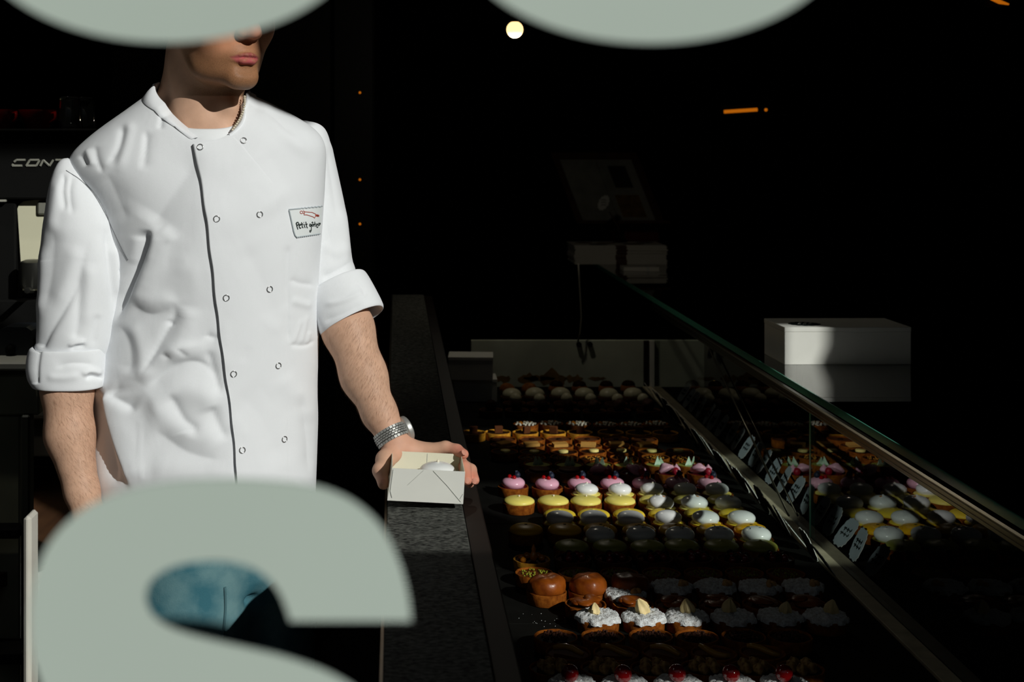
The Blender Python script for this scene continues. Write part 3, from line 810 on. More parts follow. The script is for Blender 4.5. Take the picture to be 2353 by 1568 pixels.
def dome(name, r, h, z, m, flat=.35, tip=0.0, under=.82):
    def f():
        prof = []
        n = 14
        for i in range(n+1):
            t = i/n
            if t < .3:
                q = t/.3; prof.append((r*(under + (1-under)*math.sin(q*math.pi/2)), h*flat*q))
            else:
                q = (t-.3)/.7; prof.append((r*max(0, math.cos(q*math.pi/2))**.86, h*flat + h*(1-flat)*math.sin(q*math.pi/2)))
        if tip: prof[-1] = (0, h+tip); prof[-2] = (prof[-2][0]*.6, h+tip*.15)
        prof = [(a, z+c) for a, c in prof]
        prof.insert(0, (0, z))
        b = MB(); b.lathe(prof, 40, wob=lambda a, zz: .018*math.sin(a+1+zz*60)+.012*math.sin(2*a+zz*120)); me = b.mesh(name, True, 80); me.materials.append(PM[m]); return me
    return C_(name+m+str((r,h,z,tip)), f)
def ballm(name, r, m, rough=0, sq=(1,1,1), seed=0, n=14):
    def f():
        b = MB(); b.ball((0,0,0), r, n, sq=sq, rough=rough, seed=seed); me = b.mesh(name, True); me.materials.append(PM[m]); return me
    return C_(name+m+str((r, rough, sq, seed)), f)
def lump(name, m, r, h, z, amp=.22, seed=1, n=52):
    def f():
        q = np.random.RandomState(seed)
        b = MB(); V = []; F = []
        rings = 16
        ph = q.rand(12)*6.28
        for i in range(rings+1):
            t = i/rings
            rad = r*math.sin(t*math.pi/2*1.0)
            for k in range(n):
                a = 2*math.pi*k/n
                x, y = rad*math.cos(a), rad*math.sin(a)
                zz = h*math.sqrt(max(0, 1-t*t)) 
                nz = (math.sin(420*x+ph[0]+190*y)*math.sin(390*y+ph[1]) + .7*math.sin(800*x+ph[2]-300*y)*math.sin(760*y+ph[3]+200*x) + .5*q.randn())*amp*h
                s_ = 1 + .05*math.sin(5*a+ph[4]) + .05*math.sin(9*a+ph[5])
                V.append((x*s_, y*s_, z + zz*.85 + nz*(.35+.65*(1-t*.4))*.5))
        for i in range(rings):
            for k in range(n): F.append((i*n+k, (i+1)*n+k, (i+1)*n+(k+1)%n, i*n+(k+1)%n))
        b.add(V, F); me = b.mesh(name, True); me.materials.append(PM[m]); return me
    return C_(name+m+str((r,h,z,seed)), f)
def crumbs(name, m, n, r0, z, sz, seed, spread=1.0, ring=False):
    def f():
        q = np.random.RandomState(seed); b = MB()
        for i in range(n):
            a = q.rand()*6.28; d = r0*math.sqrt(q.rand()) if not ring else r0*(.75+.25*q.rand())
            b.ball((d*math.cos(a), d*math.sin(a), z + sz*q.rand()*spread), sz*(.6+.6*q.rand()), 6, rough=.25, seed=i)
        me = b.mesh(name); me.materials.append(PM[m]); return me
    return C_(name+m+str((n,r0,z,sz,seed)), f)
def boxm(name, m, lo, hi, bev=.0008):
    def f():
        b = MB(); b.box(lo, hi, bev=bev); me = b.mesh(name); me.materials.append(PM[m]); return me
    return C_(name+m+str((lo,hi)), f)
def wafer_mesh():
    def f():
        b = MB()
        for k in range(3):
            z = k*.0026; pts = []
            b.box((-.020,-.011,z), (.020,.011,z+.0016), 0)
        for i in range(12):
            x = -.0195 + i*.00345; b.box((x,-.0113,.0067), (x+.0016,.0113,.0078), 0)
        for sgn in (-1, 1):
            for i in range(12):
                x = -.0195 + i*.00345; b.box((x, sgn*.0108-.0008, 0), (x+.0018, sgn*.0108+.0008, .0068), 0)
        me = b.mesh('wafer'); me.materials.append(PM['wafer_biscuit']); return me
    return C_('wafer', f)
def shard_mesh(sd):
    def f():
        q = np.random.RandomState(sd); b = MB()
        pl = [(-.011+.003*q.rand(), -.002), (.010, -.002-.002*q.rand()), (.004*q.randn()*.6+.001, .019+.004*q.rand())]
        b.prism(pl, -.0011, .0011); me = b.mesh('chocolate_shard'); me.materials.append(PM['shard_white']); return me
    return C_('shard%d' % sd, f)
def rosette_mesh():
    def f():
        b = MB()
        pts = []; rs = []
        n = 110; T = 4.0
        for i in range(n):
            t = i/(n-1); a = t*T*2*math.pi; rad = .0175*(1-t) + .0008
            pts.append((rad*math.cos(a), rad*math.sin(a), .004 + .017*t)); rs.append(.0052*(1-.3*t))
        b.tube(pts, rs, 9); b.lathe([(0,0),(.016,0),(.019,.004),(.012,.013),(0,.016)], 24)
        me = b.mesh('meringue_rosette', True, 70); me.materials.append(PM['pink_cream']); return me
    return C_('rosette', f)
def drop_mesh():
    return C_('drop', lathe_mesh('meringue_drop', [(0,0),(.0085,.0),(.011,.004),(.009,.009),(.004,.014),(.0012,.018),(0,.0195)], 'pink_cream', 20, lambda a, z: .06*math.sin(6*a)))
def cream_piece():
    def f():
        b = MB(); b.lathe([(0,0),(.0085,.0),(.0110,.006),(.0098,.013),(.0062,.019),(.0022,.024),(0,.0245)], 30, wob=lambda a, z: .20*math.cos(5*a+z*90)+.08*math.sin(2*a)); me = b.mesh('cream_swirl', True, 40); me.materials.append(PM['butter_cream']); return me
    return C_('creampiece', f)
def peel_mesh(sd):
    def f():
        q = np.random.RandomState(sd); b = MB()
        P = [(-.026+.0052*i*2, .004*math.sin(i*.9+sd), .004+.004*math.sin(i*.7+sd)) for i in range(6)]
        b.tube(P, [.004,.0052,.0055,.0055,.0048,.0035], 8); me = b.mesh('candied_peel', True); me.materials.append(PM['orange_peel']); return me
    return C_('peel%d' % sd, f)
def disc_mesh(m, r, h, z):
    return C_('disc'+m+str((r,h,z)), lathe_mesh('chocolate_disc', [(0,z),(r,z),(r,z+h*.8),(r-.0008,z+h),(0,z+h)], m, 36))
def apple_mesh(sd):
    def f():
        b = MB()
        for i in range(7):
            a = i*.9+sd; b.ball((.012*math.cos(a), .012*math.sin(a), HC+.002+.001*i), .021, 16, sq=(1,.62,.22), ax=Matrix.Rotation(a+1.2, 3, 'Z'))
        me = b.mesh('apple_slices', True); me.materials.append(PM['caramel_glaze']); return me
    return C_('apple%d' % sd, f)

def tatin_mesh(sd):
    def f():
        k = np.random.RandomState(sd+3); ph = k.rand(8)*6.28; b = MB(); n = 48
        prof = [(0,0),(.0335,0),(.0350,.006),(.0352,.013),(.0338,.020),(.0300,.0255),(.0235,.0285),(.014,.0298),(0,.0302)]
        b.lathe([(a, c+HC-.003) for a, c in prof], n, wob=lambda a, z: .022*math.sin(2*a+ph[0])+.016*math.sin(3*a+ph[1]+z*60)+.010*math.sin(7*a+ph[2]-z*150)+.008*math.sin(13*a+ph[3]))
        b.v = [(x, y, z + (.0016*math.sin(180*x+ph[4])*math.sin(160*y+ph[5]) + .0020*math.sin(70*x+ph[6]) if z > HC+.012 else 0)) for x, y, z in b.v]
        me = b.mesh('caramel_apple', True); me.materials.append(PM['caramel_glaze']); return me
    return C_('tatin%d' % sd, f)

def part(root, me, name, loc=(0,0,0), rz=0, rx=0, ry=0, sc=1.0, kind=None, lab=None):
    o = bpy.data.objects.new(name, me); COL.objects.link(o); o.parent = root; o.location = loc; o.rotation_euler = (rx, ry, rz)
    if sc != 1.0: o.scale = (sc, sc, sc)
    if kind: o['kind'] = kind
    if lab: o['label'] = lab
    return o

def tart(kind, root, q, dark):
    P = lambda me, name, **k: part(root, me, name, **k)
    rz = q.rand()*6.28
    cm = 'dark_crust' if dark else 'pastry_crust'
    if kind in ('choux', 'choux_plain'):
        P(ballm('choux_bun', .0275, 'choux_shell', .05, (1,1,.85), 1, 20), 'choux_bun', loc=(0,0,.0215), rz=rz)
        if kind == 'choux':
            P(dome('chocolate_cap', .0225, .020, .031, 'chocolate_ganache', .2), 'chocolate_cap', rz=rz)
            P(boxm('gold_flake', 'gold_leaf', (-.002,-.0015,0), (.002,.0015,.001), .0002), 'gold_flake', loc=(.004,-.004,.0505), rz=rz)
        return
    if kind == 'white_dome':
        P(crust('dark_crust'), 'crust', rz=rz, ); P(dome('glazed_dome', .0315, .030, HC-.004, 'ivory_glaze', .25, 0, .95), 'glazed_dome', rz=rz); return
    if kind == 'truffle':
        P(crust('dark_crust'), 'crust', rz=rz); P(filling('chocolate_ganache'), 'filling'); P(ballm('truffle_ball', .0185, 'ivory_glaze', .03, seed=2, n=20), 'truffle_ball', loc=(.004,-.004,HC+.013)); return
    if kind == 'rocher':
        P(crust('dark_crust'), 'crust', rz=rz); P(filling('chocolate_ganache'), 'filling'); P(ballm('nut_ball', .0195, 'brown_crumble', .16, seed=3, n=26), 'nut_ball', loc=(.0,0,HC+.014), rz=rz); return
    if kind == 'dark_ball':
        P(crust('dark_crust'), 'crust', rz=rz); P(filling('chocolate_ganache'), 'filling'); P(ballm('chocolate_ball', .018, 'chocolate_ganache', .02, seed=3, n=20), 'chocolate_ball', loc=(.0,0,HC+.013), rz=rz); return
    if kind == 'pearls':
        P(crust(cm), 'crust', rz=rz); P(filling('chocolate_ganache'), 'filling')
        pb = ballm('sugar_pearl', .0036, 'white_ball', n=10); gb = ballm('sugar_pearl', .0036, 'caramel_nut', n=10)
        for i in range(26):
            a = i*2.399; d = .0055*math.sqrt(i)*1.12
            P(gb if i % 5 == 4 else pb, 'sugar_pearl', loc=(d*math.cos(a), d*math.sin(a), HC-.001+.004*(1-d/.03)+.0015*q.rand()))
        return
    P(crust('golden_crust' if kind in ('choco_piece', 'nut') else cm), 'crust', rz=rz)
    if kind == 'choco_piece':
        P(filling('chocolate_ganache'), 'filling'); P(boxm('chocolate_block', 'milk_chocolate', (-.0115,-.005,0), (.0115,.005,.021)), 'chocolate_block', loc=(.002,.0,HC-.004), rz=q.randn()*.4, rx=.15)
    elif kind == 'choco_dot':
        P(filling('milk_chocolate'), 'filling'); P(disc_mesh('chocolate_ganache', .0075, .003, HC-.003), 'chocolate_button')
    elif kind == 'wafer':
        P(filling('milk_chocolate'), 'filling'); P(wafer_mesh(), 'wafer', loc=(0,0,HC-.0015), rz=.25+q.randn()*.25, rx=.12)
    elif kind == 'banana':
        P(filling('chocolate_ganache'), 'filling'); P(disc_mesh('banana_slice', .0135, .0055, HC-.002), 'banana_slice', loc=(.003*q.randn(),.002*q.randn(),0))
    elif kind == 'gold':
        P(filling('chocolate_ganache'), 'filling'); P(crumbs('gold_crumbs', 'gold_crumbs', 34, .024, HC-.002, .0017, 5), 'gold_crumbs', rz=rz, kind='stuff')
    elif kind == 'shard':
        P(filling('lime_cream'), 'filling')
        P(shard_mesh(q.randint(4)), 'chocolate_shard', loc=(-.004,0,HC-.001), rz=q.randn()*.5, rx=-.25)
        P(shard_mesh(q.randint(4)), 'chocolate_shard', loc=(.008,.006,HC-.001), rz=q.randn()*.6+.4, rx=.2, sc=.9)
    elif kind == 'disc':
        P(filling('milk_chocolate'), 'filling'); P(dome('caramel_layer', .033, .008, HC-.003, 'milk_chocolate', .5), 'caramel_layer'); P(disc_mesh('milk_chocolate', .0265, .003, HC+.0055), 'chocolate_disc')
    elif kind == 'rasp':
        P(filling('berry_jam'), 'filling'); P(rosette_mesh(), 'meringue_rosette', loc=(-.008,-.006,HC+.003), rz=rz, rx=.62)
        P(drop_mesh(), 'meringue_drop', loc=(.017,.004,HC+.002), rz=rz, rx=-.1); P(ballm('raspberry', .0095, 'raspberry', .06, (1,1,1.1), 4, 18), 'raspberry', loc=(.012,-.018,HC+.006)); P(ballm('raspberry', .0095, 'raspberry', .06, (1,1,1.1), 5, 18), 'raspberry', loc=(-.012,.018,HC+.008))
    elif kind == 'pink':
        P(filling('berry_jam', HC-.0012), 'jam'); P(dome('pink_cream', .0288, .0235, HC-.002, 'pink_cream', .42), 'pink_cream', rz=rz)
        a = q.randn()*.35
        for (dx, dy, dz, m, nm, rr_) in ((-.007,-.006,.0235,'redcurrant','redcurrant',.0052),(.0055,-.009,.0225,'redcurrant','redcurrant',.0055),(.009,.004,.0265,'blueberry','blueberry',.0078)):
            P(ballm(nm, rr_, m, n=14), nm, loc=(dx*math.cos(a)-dy*math.sin(a), dx*math.sin(a)+dy*math.cos(a), HC+dz))
        P(C_('bbcrown', lathe_mesh('blueberry_crown', [(.0045,.0),(.004,.002),(.0025,.0008),(0,.0002)], 'blueberry', 10, lambda a, z: .2*math.cos(5*a))), 'blueberry_crown', loc=(.009*math.cos(a)-.004*math.sin(a)-.001,.009*math.sin(a)+.004*math.cos(a)-.003,HC+.0265+.0072), rx=.4)
    elif kind == 'white_yellow':
        P(filling('yellow_cream', HC-.001), 'yellow_cream'); P(dome('yellow_disc', .0325, .005, HC-.002, 'yellow_cream', .5), 'yellow_layer'); P(dome('meringue', .0275, .0235, HC+.001, 'white_meringue', .42, .002), 'meringue', rz=rz); P(ballm('sugar_pearl', .0022, 'pearl', n=10), 'sugar_pearl', loc=(.001,-.002,HC+.0265))
    elif kind == 'yellow':
        P(filling('yellow_cream'), 'filling'); P(dome('yellow_cream', .0355, .0175, HC-.004, 'yellow_cream', .35, .0, .9), 'yellow_cream', rz=rz); P(ballm('sugar_pearl', .0022, 'pearl', n=10), 'sugar_pearl', loc=(.001,-.002,HC+.015))
    elif kind == 'toasted':
        P(filling('lemon_cream', HC-.001), 'filling'); P(dome('yellow_disc', .0330, .005, HC-.002, 'yellow_cream', .5), 'yellow_layer'); P(dome('meringue', .0300, .0265, HC+.0008, 'white_meringue', .4, .0035), 'meringue', rz=rz); P(ballm('toasted_spot', .0075, 'toasted', .1, (1,.7,.25), 6), 'toasted_spot', loc=(.010,-.004,HC+.0245), ry=.5)
    elif kind == 'lemon_top':
        P(filling('orange_cream'), 'filling'); P(dome('lemon_cream', .0350, .017, HC-.004, 'lemon_cream', .35, .0025, .9), 'lemon_cream', rz=rz)
    elif kind == 'white_lemon':
        P(filling('orange_cream', HC-.001), 'filling'); P(dome('lemon_layer', .0325, .005, HC-.002, 'lemon_cream', .5), 'lemon_layer'); P(dome('meringue', .0300, .0255, HC+.0008, 'white_meringue', .42), 'meringue', rz=rz)
    elif kind == 'orange':
        P(filling('orange_cream'), 'filling'); P(dome('orange_cream', .0355, .019, HC-.004, 'orange_cream', .35, .0, .9), 'orange_cream', rz=rz); P(boxm('garnish', 'herb', (-.003,-.0015,0), (.003,.0015,.0012), .0003), 'garnish', loc=(0,-.002,HC+.0148))
    elif kind == 'white_herb':
        P(filling('lime_cream', HC-.001), 'filling'); P(dome('meringue', .0310, .0265, HC-.001, 'white_meringue', .42), 'meringue', rz=rz)
        for i in range(7):
            a, t = q.rand()*6.28, .2+.8*q.rand(); th = t*.9
            P(boxm('herb_sprig', 'herb', (-.0035,-.0006,0), (.0035,.0006,.0008), .0002), 'herb_sprig', loc=(.029*math.sin(th)*math.cos(a), .029*math.sin(th)*math.sin(a), HC+.0115+.0145*math.cos(th)), rz=q.rand()*6, ry=th*.8*math.cos(a), rx=-th*.8*math.sin(a))
    elif kind == 'lime':
        P(filling('lime_cream'), 'filling'); P(dome('lime_cream', .0352, .018, HC-.004, 'lime_cream', .35, .003, .9), 'lime_cream', rz=rz)
    elif kind == 'nut':
        P(filling('caramel_filling'), 'filling'); 
        P(C_('stemnut', lathe_mesh('caramel_nut', [(0,0),(.004,.001),(.0078,.007),(.008,.012),(.005,.018),(.0035,.021),(.0048,.025),(.003,.030),(.0012,.034),(0,.0345)], 'caramel_nut', 20)), 'caramel_nut', loc=(.003,-.006,HC-.004))
        for (x, y, s_) in ((-.018,-.012,.0068),(-.008,.016,.008),(.02,.002,.0075),(.014,.018,.007),(-.020,.008,.0065)): P(ballm('hazelnut', 1.0, 'caramel_nut', .08, (1,.9,.9), 2), 'hazelnut', loc=(x,y,HC+.001), sc=s_)
    elif kind == 'berry':
        P(filling('berry_jam'), 'filling')
        for i in range(9):
            a = i*2.4; d = .0085*math.sqrt(i); P(ballm('dark_berry', .0075, 'cherry' if i % 2 else 'chocolate_ganache', .03, seed=i % 3), 'dark_berry', loc=(d*math.cos(a), d*math.sin(a), HC+.001+.004*q.rand()))
    elif kind == 'pist':
        P(filling('caramel_filling'), 'filling'); P(crumbs('pistachio_crumbs', 'pistachio', 40, .026, HC-.002, .0021, 8), 'pistachio_crumbs', rz=rz, kind='stuff')
    elif kind == 'tatin':
        P(filling('caramel_filling'), 'filling'); P(tatin_mesh(q.randint(2)), 'caramel_apple', rz=rz)
    elif kind in ('powder', 'powder_cream', 'cherry'):
        sd = q.randint(3)
        P(lump('sugared_crumble', 'powdered_sugar', .0385, .0145, HC-.0035, seed=sd+1), 'sugared_crumble', rz=rz)
        if kind == 'powder':
            for (x, y) in ((.014,-.016),(.023,-.010),(.018,-.002)): P(ballm('hazelnut', .0062, 'hazelnut', .06, seed=1), 'hazelnut', loc=(x,y,HC+.009))
        elif kind == 'powder_cream': P(cream_piece(), 'cream_swirl', loc=(.012*q.randn()*.6,-.004+.006*q.randn(),HC+.006), rz=rz, rx=.35*q.randn(), ry=.35*q.randn(), sc=.85+.3*q.rand())
        else: P(ballm('cherry', .0135, 'cherry', n=20), 'cherry', loc=(-.004,-.004,HC+.020))
    elif kind == 'apple':
        P(filling('caramel_filling'), 'filling'); P(apple_mesh(q.randint(2)), 'apple_slices', rz=rz)
    elif kind == 'choc_crumb':
        P(filling('chocolate_ganache'), 'filling'); P(crumbs('cocoa_crumble', 'brown_crumble', 60, .024, HC-.002, .0026, 9, 1.6), 'cocoa_crumble', rz=rz, kind='stuff')
    elif kind == 'candied':
        P(filling('caramel_filling'), 'filling'); P(peel_mesh(q.randint(3)), 'candied_peel', loc=(0,-.004,HC), rz=-.5+q.randn()*.25)
    elif kind == 'sugarnut':
        P(filling('chocolate_ganache'), 'filling')
        for i in range(5):
            a = i*1.26+rz; P(ballm('sugared_nut', .0095, 'sugared_nut', .3, seed=i % 3, n=18), 'sugared_nut', loc=(.016*math.cos(a), .016*math.sin(a), HC+.002))

ROWS = [
 ('choux', 915, [1281,1335,1397,1448], 'chocolate capped choux bun, {} from the staff side, back of the case', 'chocolate capped choux buns', 0),
 ('choux_plain', 915, [1167,1219], 'plain brown choux bun, {} from the staff side, back of the case', 'plain choux buns', 0),
 ('white_dome', 931, [1178,1232,1291,1346,1403,1459], 'ivory glazed dome cake, {} from the staff side of its row', 'ivory dome cakes', 1),
 ('truffle', 948, [1184,1239,1302,1358,1420,1479], 'dark tart with one ivory truffle on top, {} from the staff side', 'tarts with an ivory truffle', 1),
 ('rocher', 965, [1370,1427,1495], 'dark tart with a rough nut ball, {} from the staff side', 'tarts with a nut ball', 1),
 ('dark_ball', 965, [1130,1190,1250,1309], 'dark tart with a chocolate ball, {} from the staff side', 'tarts with a chocolate ball', 1),
 ('pearls', 998, [1211,1269,1333,1396,1455,1512], 'tart heaped with pale sugar pearls, {} from the staff side', 'tarts with sugar pearls', 0),
 ('choco_piece', 1018, [1088,1146,1210,1274,1336,1408,1473,1535], 'tart with an upright chocolate block, {} from the staff side', 'tarts with a chocolate block', 0),
 ('choco_dot', 1034, [1158,1225,1288,1354,1420,1486], 'milk chocolate tart with a dark button, {} from the staff side', 'tarts with a chocolate button', 0),
 ('wafer', 1049, [1160,1224,1290,1356,1422,1486], 'tart with a ridged wafer laid on top, {} from the staff side', 'tarts with a wafer', 0),
 ('banana', 1064, [1162,1229,1300,1366,1430,1503,1568], 'chocolate tart with a pale banana slice, {} from the staff side', 'tarts with a banana slice', 0),
 ('gold', 1079, [1226,1300,1367,1439,1512,1583], 'chocolate tart sprinkled with golden crumbs, {} from the staff side', 'tarts with golden crumbs', 0),
 ('shard', 1095, [1239,1312,1381,1448,1520,1592], 'green tart with white marbled chocolate shards, {} from the staff side', 'tarts with chocolate shards', 0),
 ('disc', 1113, [1243,1312], 'caramel tart topped with a chocolate disc, {} from the staff side', 'tarts with a chocolate disc', 0),
 ('rasp', 1116, [1388,1466,1545,1620], 'pink meringue rosette tart with raspberries, {} from the staff side', 'tarts with pink rosettes', 0),
 ('pink', 1149, [1182,1261,1336,1412,1486,1563,1638], 'pink cream tart with redcurrants and blueberry, {} from the staff side', 'pink cream tarts', 0),
 ('white_yellow', 1167, [1352,1430,1505,1582,1656], 'white meringue on pale yellow tart with pearl, {} from the staff side', 'white meringue tarts with a pearl', 0),
 ('yellow', 1186, [1195,1275,1351,1430,1511,1591,1669], 'plump pale yellow cream tart with pearl, {} from the staff side', 'pale yellow cream tarts', 0),
 ('toasted', 1201, [1525,1603,1682], 'toasted white meringue tart, {} from the staff side, behind the lemon tarts', 'toasted meringue tarts', 0),
 ('lemon_top', 1219, [1290,1369,1452,1534,1616,1697], 'bright lemon yellow tart, {} from the staff side of its row', 'lemon yellow tarts', 0),
 ('white_lemon', 1238, [1290,1370,1455,1543,1630,1714], 'smooth white meringue tart before the lemon tarts, {} from the staff side', 'smooth white meringue tarts', 0),
 ('orange', 1258, [1212,1302,1386,1475,1560,1648,1736], 'orange yellow cream tart with a dark speck, {} from the staff side', 'orange cream tarts', 0),
 ('white_herb', 1277, [1385,1479,1571,1662,1748], 'white meringue tart strewn with dark herbs, {} from the staff side', 'meringue tarts with herbs', 0),
 ('lime', 1297, [1319,1408,1496,1576,1668,1758], 'dull greenish cream tart in the shade, {} from the staff side', 'greenish cream tarts', 0),
 ('nut', 1324, [1226], 'golden tart piled with glossy caramelised nuts, alone by the worktop', None, 0),
 ('berry', 1322, [1322,1416,1512,1606,1700,1793], 'tart of glossy dark berries in the shade, {} from the staff side', 'dark berry tarts', 1),
 ('pist', 1358, [1232,1332,1430,1528,1626,1722,1818], 'caramel tart strewn with green pistachio, {} from the staff side', 'pistachio tarts', 0),
 ('tatin', 1400, [1261,1358,1456], 'tall glossy caramel apple tart, {} from the staff side', 'caramel apple tarts', 0),
 ('powder', 1393, [1553,1655,1757,1858], 'sugar dusted crumble tart in shade, {} along the shaded row', 'shaded crumble tarts', 0),
 ('powder', 1412, [1443], 'sugar dusted crumble tart with hazelnuts beside the caramel apple tarts', None, 0),
 ('apple', 1434, [1352,1463,1562,1664,1766,1868], 'glazed brown apple slice tart, {} from the staff side', 'apple slice tarts', 0),
 ('powder_cream', 1466, [1381,1488,1588,1697,1805,1912], 'sugar dusted crumble tart with cream swirl, {} from the staff side', 'crumble tarts with cream', 0),
 ('choc_crumb', 1512, [1283,1393,1505,1612,1722,1830], 'chocolate tart with cocoa crumble, {} from the staff side', 'cocoa crumble tarts', 0),
 ('candied', 1552, [1312,1424,1538,1652,1766], 'dark glazed tart with candied peel, {} from the staff side', 'candied peel tarts', 0),
 ('sugarnut', 1590, [1276,1396,1512,1630,1744,1856], 'tart of sugared nut clusters near the window, {} from the staff side', 'sugared nut tarts', 0),
 ('cherry', 1634, [1322,1446,1572,1698,1822], 'sugar dusted tart with a red cherry near the window, {} from the staff side', 'cherry tarts', 0),
]
q = np.random.RandomState(11)
for (kind, y, xs, lab, grp, dark) in ROWS:
    for i, x in enumerate(xs):
        p = tray_pt(x, y + q.uniform(-1.2, 1.2))
        Yc = p.y + RO; p = Vector(((x-AX)/FP*p.y, Yc, HT + .0006))
        nm = {'choux':'choux_bun','choux_plain':'choux_bun','white_dome':'dome_cake'}.get(kind, 'tart')
        r = empty('pastry' if nm == 'choux_bun' else nm, p)
        tag(r, lab.format(ORD[i]), 'pastry', grp)
        tart(kind, r, q, dark)
# a few crumbs of powdered sugar on the slate
b = MB()
for i in range(24):
    x, y = (1262+38*q.randn(), 1428+9*q.randn()) if i < 16 else (1190+60*q.rand(), 1330+200*q.rand())
    p = tray_pt(x, y); b.ball((p.x, p.y, HT+.0007), .0004+.0004*q.rand(), 5)
tag(b.build('sugar_crumbs', PM['white_meringue']), 'scattered powdered sugar specks on the slate shelf', 'crumbs', None, 'stuff')
# ------------------------------------------------------------------ the man
# a skin surface is the zero level of a blended distance field, meshed with surface nets
class SDF:
    def __init__(s): s.P = []
    def cap(s, a, b, ra, rb, k=.01, op='u', fl=None):
        a = np.array(a, float); b = np.array(b, float); c = (a+b)/2
        s.P.append(('cap', (a, b, ra, rb), k, op, c, np.linalg.norm(b-a)/2 + max(ra, rb)))
        return s
    def ell(s, c, r, k=.01, op='u', rot=None):
        c = np.array(c, float); r = np.array(r, float)
        s.P.append(('ell', (c, r, rot), k, op, c, r.max())); return s
    def ball(s, c, r, k=.01, op='u'): return s.cap(c, np.array(c, float)+1e-5, r, r, k, op)
    def ev(s, X):
        d = np.full(len(X), 1.0)
        lo = X.min(0); hi = X.max(0)
        for (t, A, k, op, c, rad) in s.P:
            near = np.linalg.norm(np.clip(c, lo, hi) - c)
            if near > rad + k + .05: continue
            if t == 'cap':
                a, b, ra, rb = A; ab = b-a
                h = np.clip(((X-a) @ ab) / (ab @ ab), 0, 1)
                q = np.linalg.norm(X - a - h[:, None]*ab, axis=1) - (ra + (rb-ra)*h)
            else:
                c0, r, rot = A; Q = X - c0
                if rot is not None: Q = Q @ rot
                k0 = np.linalg.norm(Q/r, axis=1); k1 = np.linalg.norm(Q/(r*r), axis=1)
                q = np.where(k1 > 1e-9, k0*(k0-1)/np.maximum(k1, 1e-9), -r.min())
            if op == 'u':
                h = np.clip(.5 + .5*(d-q)/k, 0, 1); d = d*(1-h) + q*h - k*h*(1-h)
            else:
                h = np.clip(.5 - .5*(d+q)/k, 0, 1); d = d*(1-h) - q*h + k*h*(1-h)
        return d

def surface_nets(f, lo, hi, h, B=14):
    lo = np.array(lo, float); hi = np.array(hi, float)
    nb = np.ceil((hi-lo)/(h*B)).astype(int)
    gi = np.stack(np.meshgrid(*[np.arange(n) for n in nb], indexing='ij'), -1).reshape(-1, 3)
    cen = lo + (gi+.5)*h*B
    dd = np.concatenate([f(cen[i:i+1]) if False else f(cen[i:i+400]) for i in range(0, len(cen), 400)])
    act = gi[np.abs(dd) < h*B*.87*1.5 + .012]
    loc = np.stack(np.meshgrid(*[np.arange(B+1)]*3, indexing='ij'), -1).reshape(-1, 3)
    NX = nb*B + 2
    def cid(c): return (c[..., 0]*NX[1] + c[..., 1])*NX[2] + c[..., 2]
    VID = []; VP = []; Q = []
    corners = np.array([[i, j, k] for i in (0, 1) for j in (0, 1) for k in (0, 1)])
    edges = [(a, b) for a in range(8) for b in range(a+1, 8) if np.abs(corners[a]-corners[b]).sum() == 1]
    for blk in act:
        g = loc + blk*B
        d = f(lo + g*h)
        if d.min() > 0 or d.max() < 0: continue
        D = d.reshape(B+1, B+1, B+1)
        C8 = np.stack([D[c[0]:c[0]+B, c[1]:c[1]+B, c[2]:c[2]+B] for c in corners], -1)
        sg = C8 < 0; mixd = sg.any(-1) & ~sg.all(-1)
        idx = np.argwhere(mixd)
        if len(idx) == 0: continue
        v8 = C8[mixd]; acc = np.zeros((len(idx), 3)); cnt = np.zeros(len(idx))
        for a, b in edges:
            da, db = v8[:, a], v8[:, b]; m = (da < 0) != (db < 0)
            t = np.where(m, da/np.where(m, da-db, 1), 0)
            acc += np.where(m[:, None], corners[a] + t[:, None]*(corners[b]-corners[a]), 0); cnt += m
        pos = acc/cnt[:, None]
        gc = idx + blk*B
        VID.append(cid(gc)); VP.append(lo + (gc+pos)*h)
        for ax in range(3):
            o1, o2 = (ax+1) % 3, (ax+2) % 3
            sl0 = [slice(0, B)]*3; sl1 = [slice(0, B)]*3; sl1[ax] = slice(1, B+1)
            a = D[tuple(sl0)] < 0; b = D[tuple(sl1)] < 0
            for flip, mm in ((False, a & ~b), (True, ~a & b)):
                e_ = np.argwhere(mm) + blk*B
                if len(e_) == 0: continue
                u = np.zeros(3, int); u[o1] = 1; v = np.zeros(3, int); v[o2] = 1
                quad = np.stack([cid(e_-u-v), cid(e_-v), cid(e_), cid(e_-u)], 1)
                Q.append(quad[:, ::-1] if flip else quad)
    VID = np.concatenate(VID); VP = np.concatenate(VP); Q = np.concatenate(Q)
    o = np.argsort(VID); VID = VID[o]; VP = VP[o]
    i = np.searchsorted(VID, Q); i = np.clip(i, 0, len(VID)-1)
    ok = (VID[i] == Q).all(1)
    return VP, i[ok]

man = empty('person', (W(480, 300, 2.28).x, 2.28, 0))
tag(man, 'man in a white snap button jacket behind the counter, holding an open cake box', 'person')
def mpart(name, me, m, par=None):
    o = link(name, me, m, par or man)
    o.location = -man.location if (par is None or par is man) else (0, 0, 0)
    return o

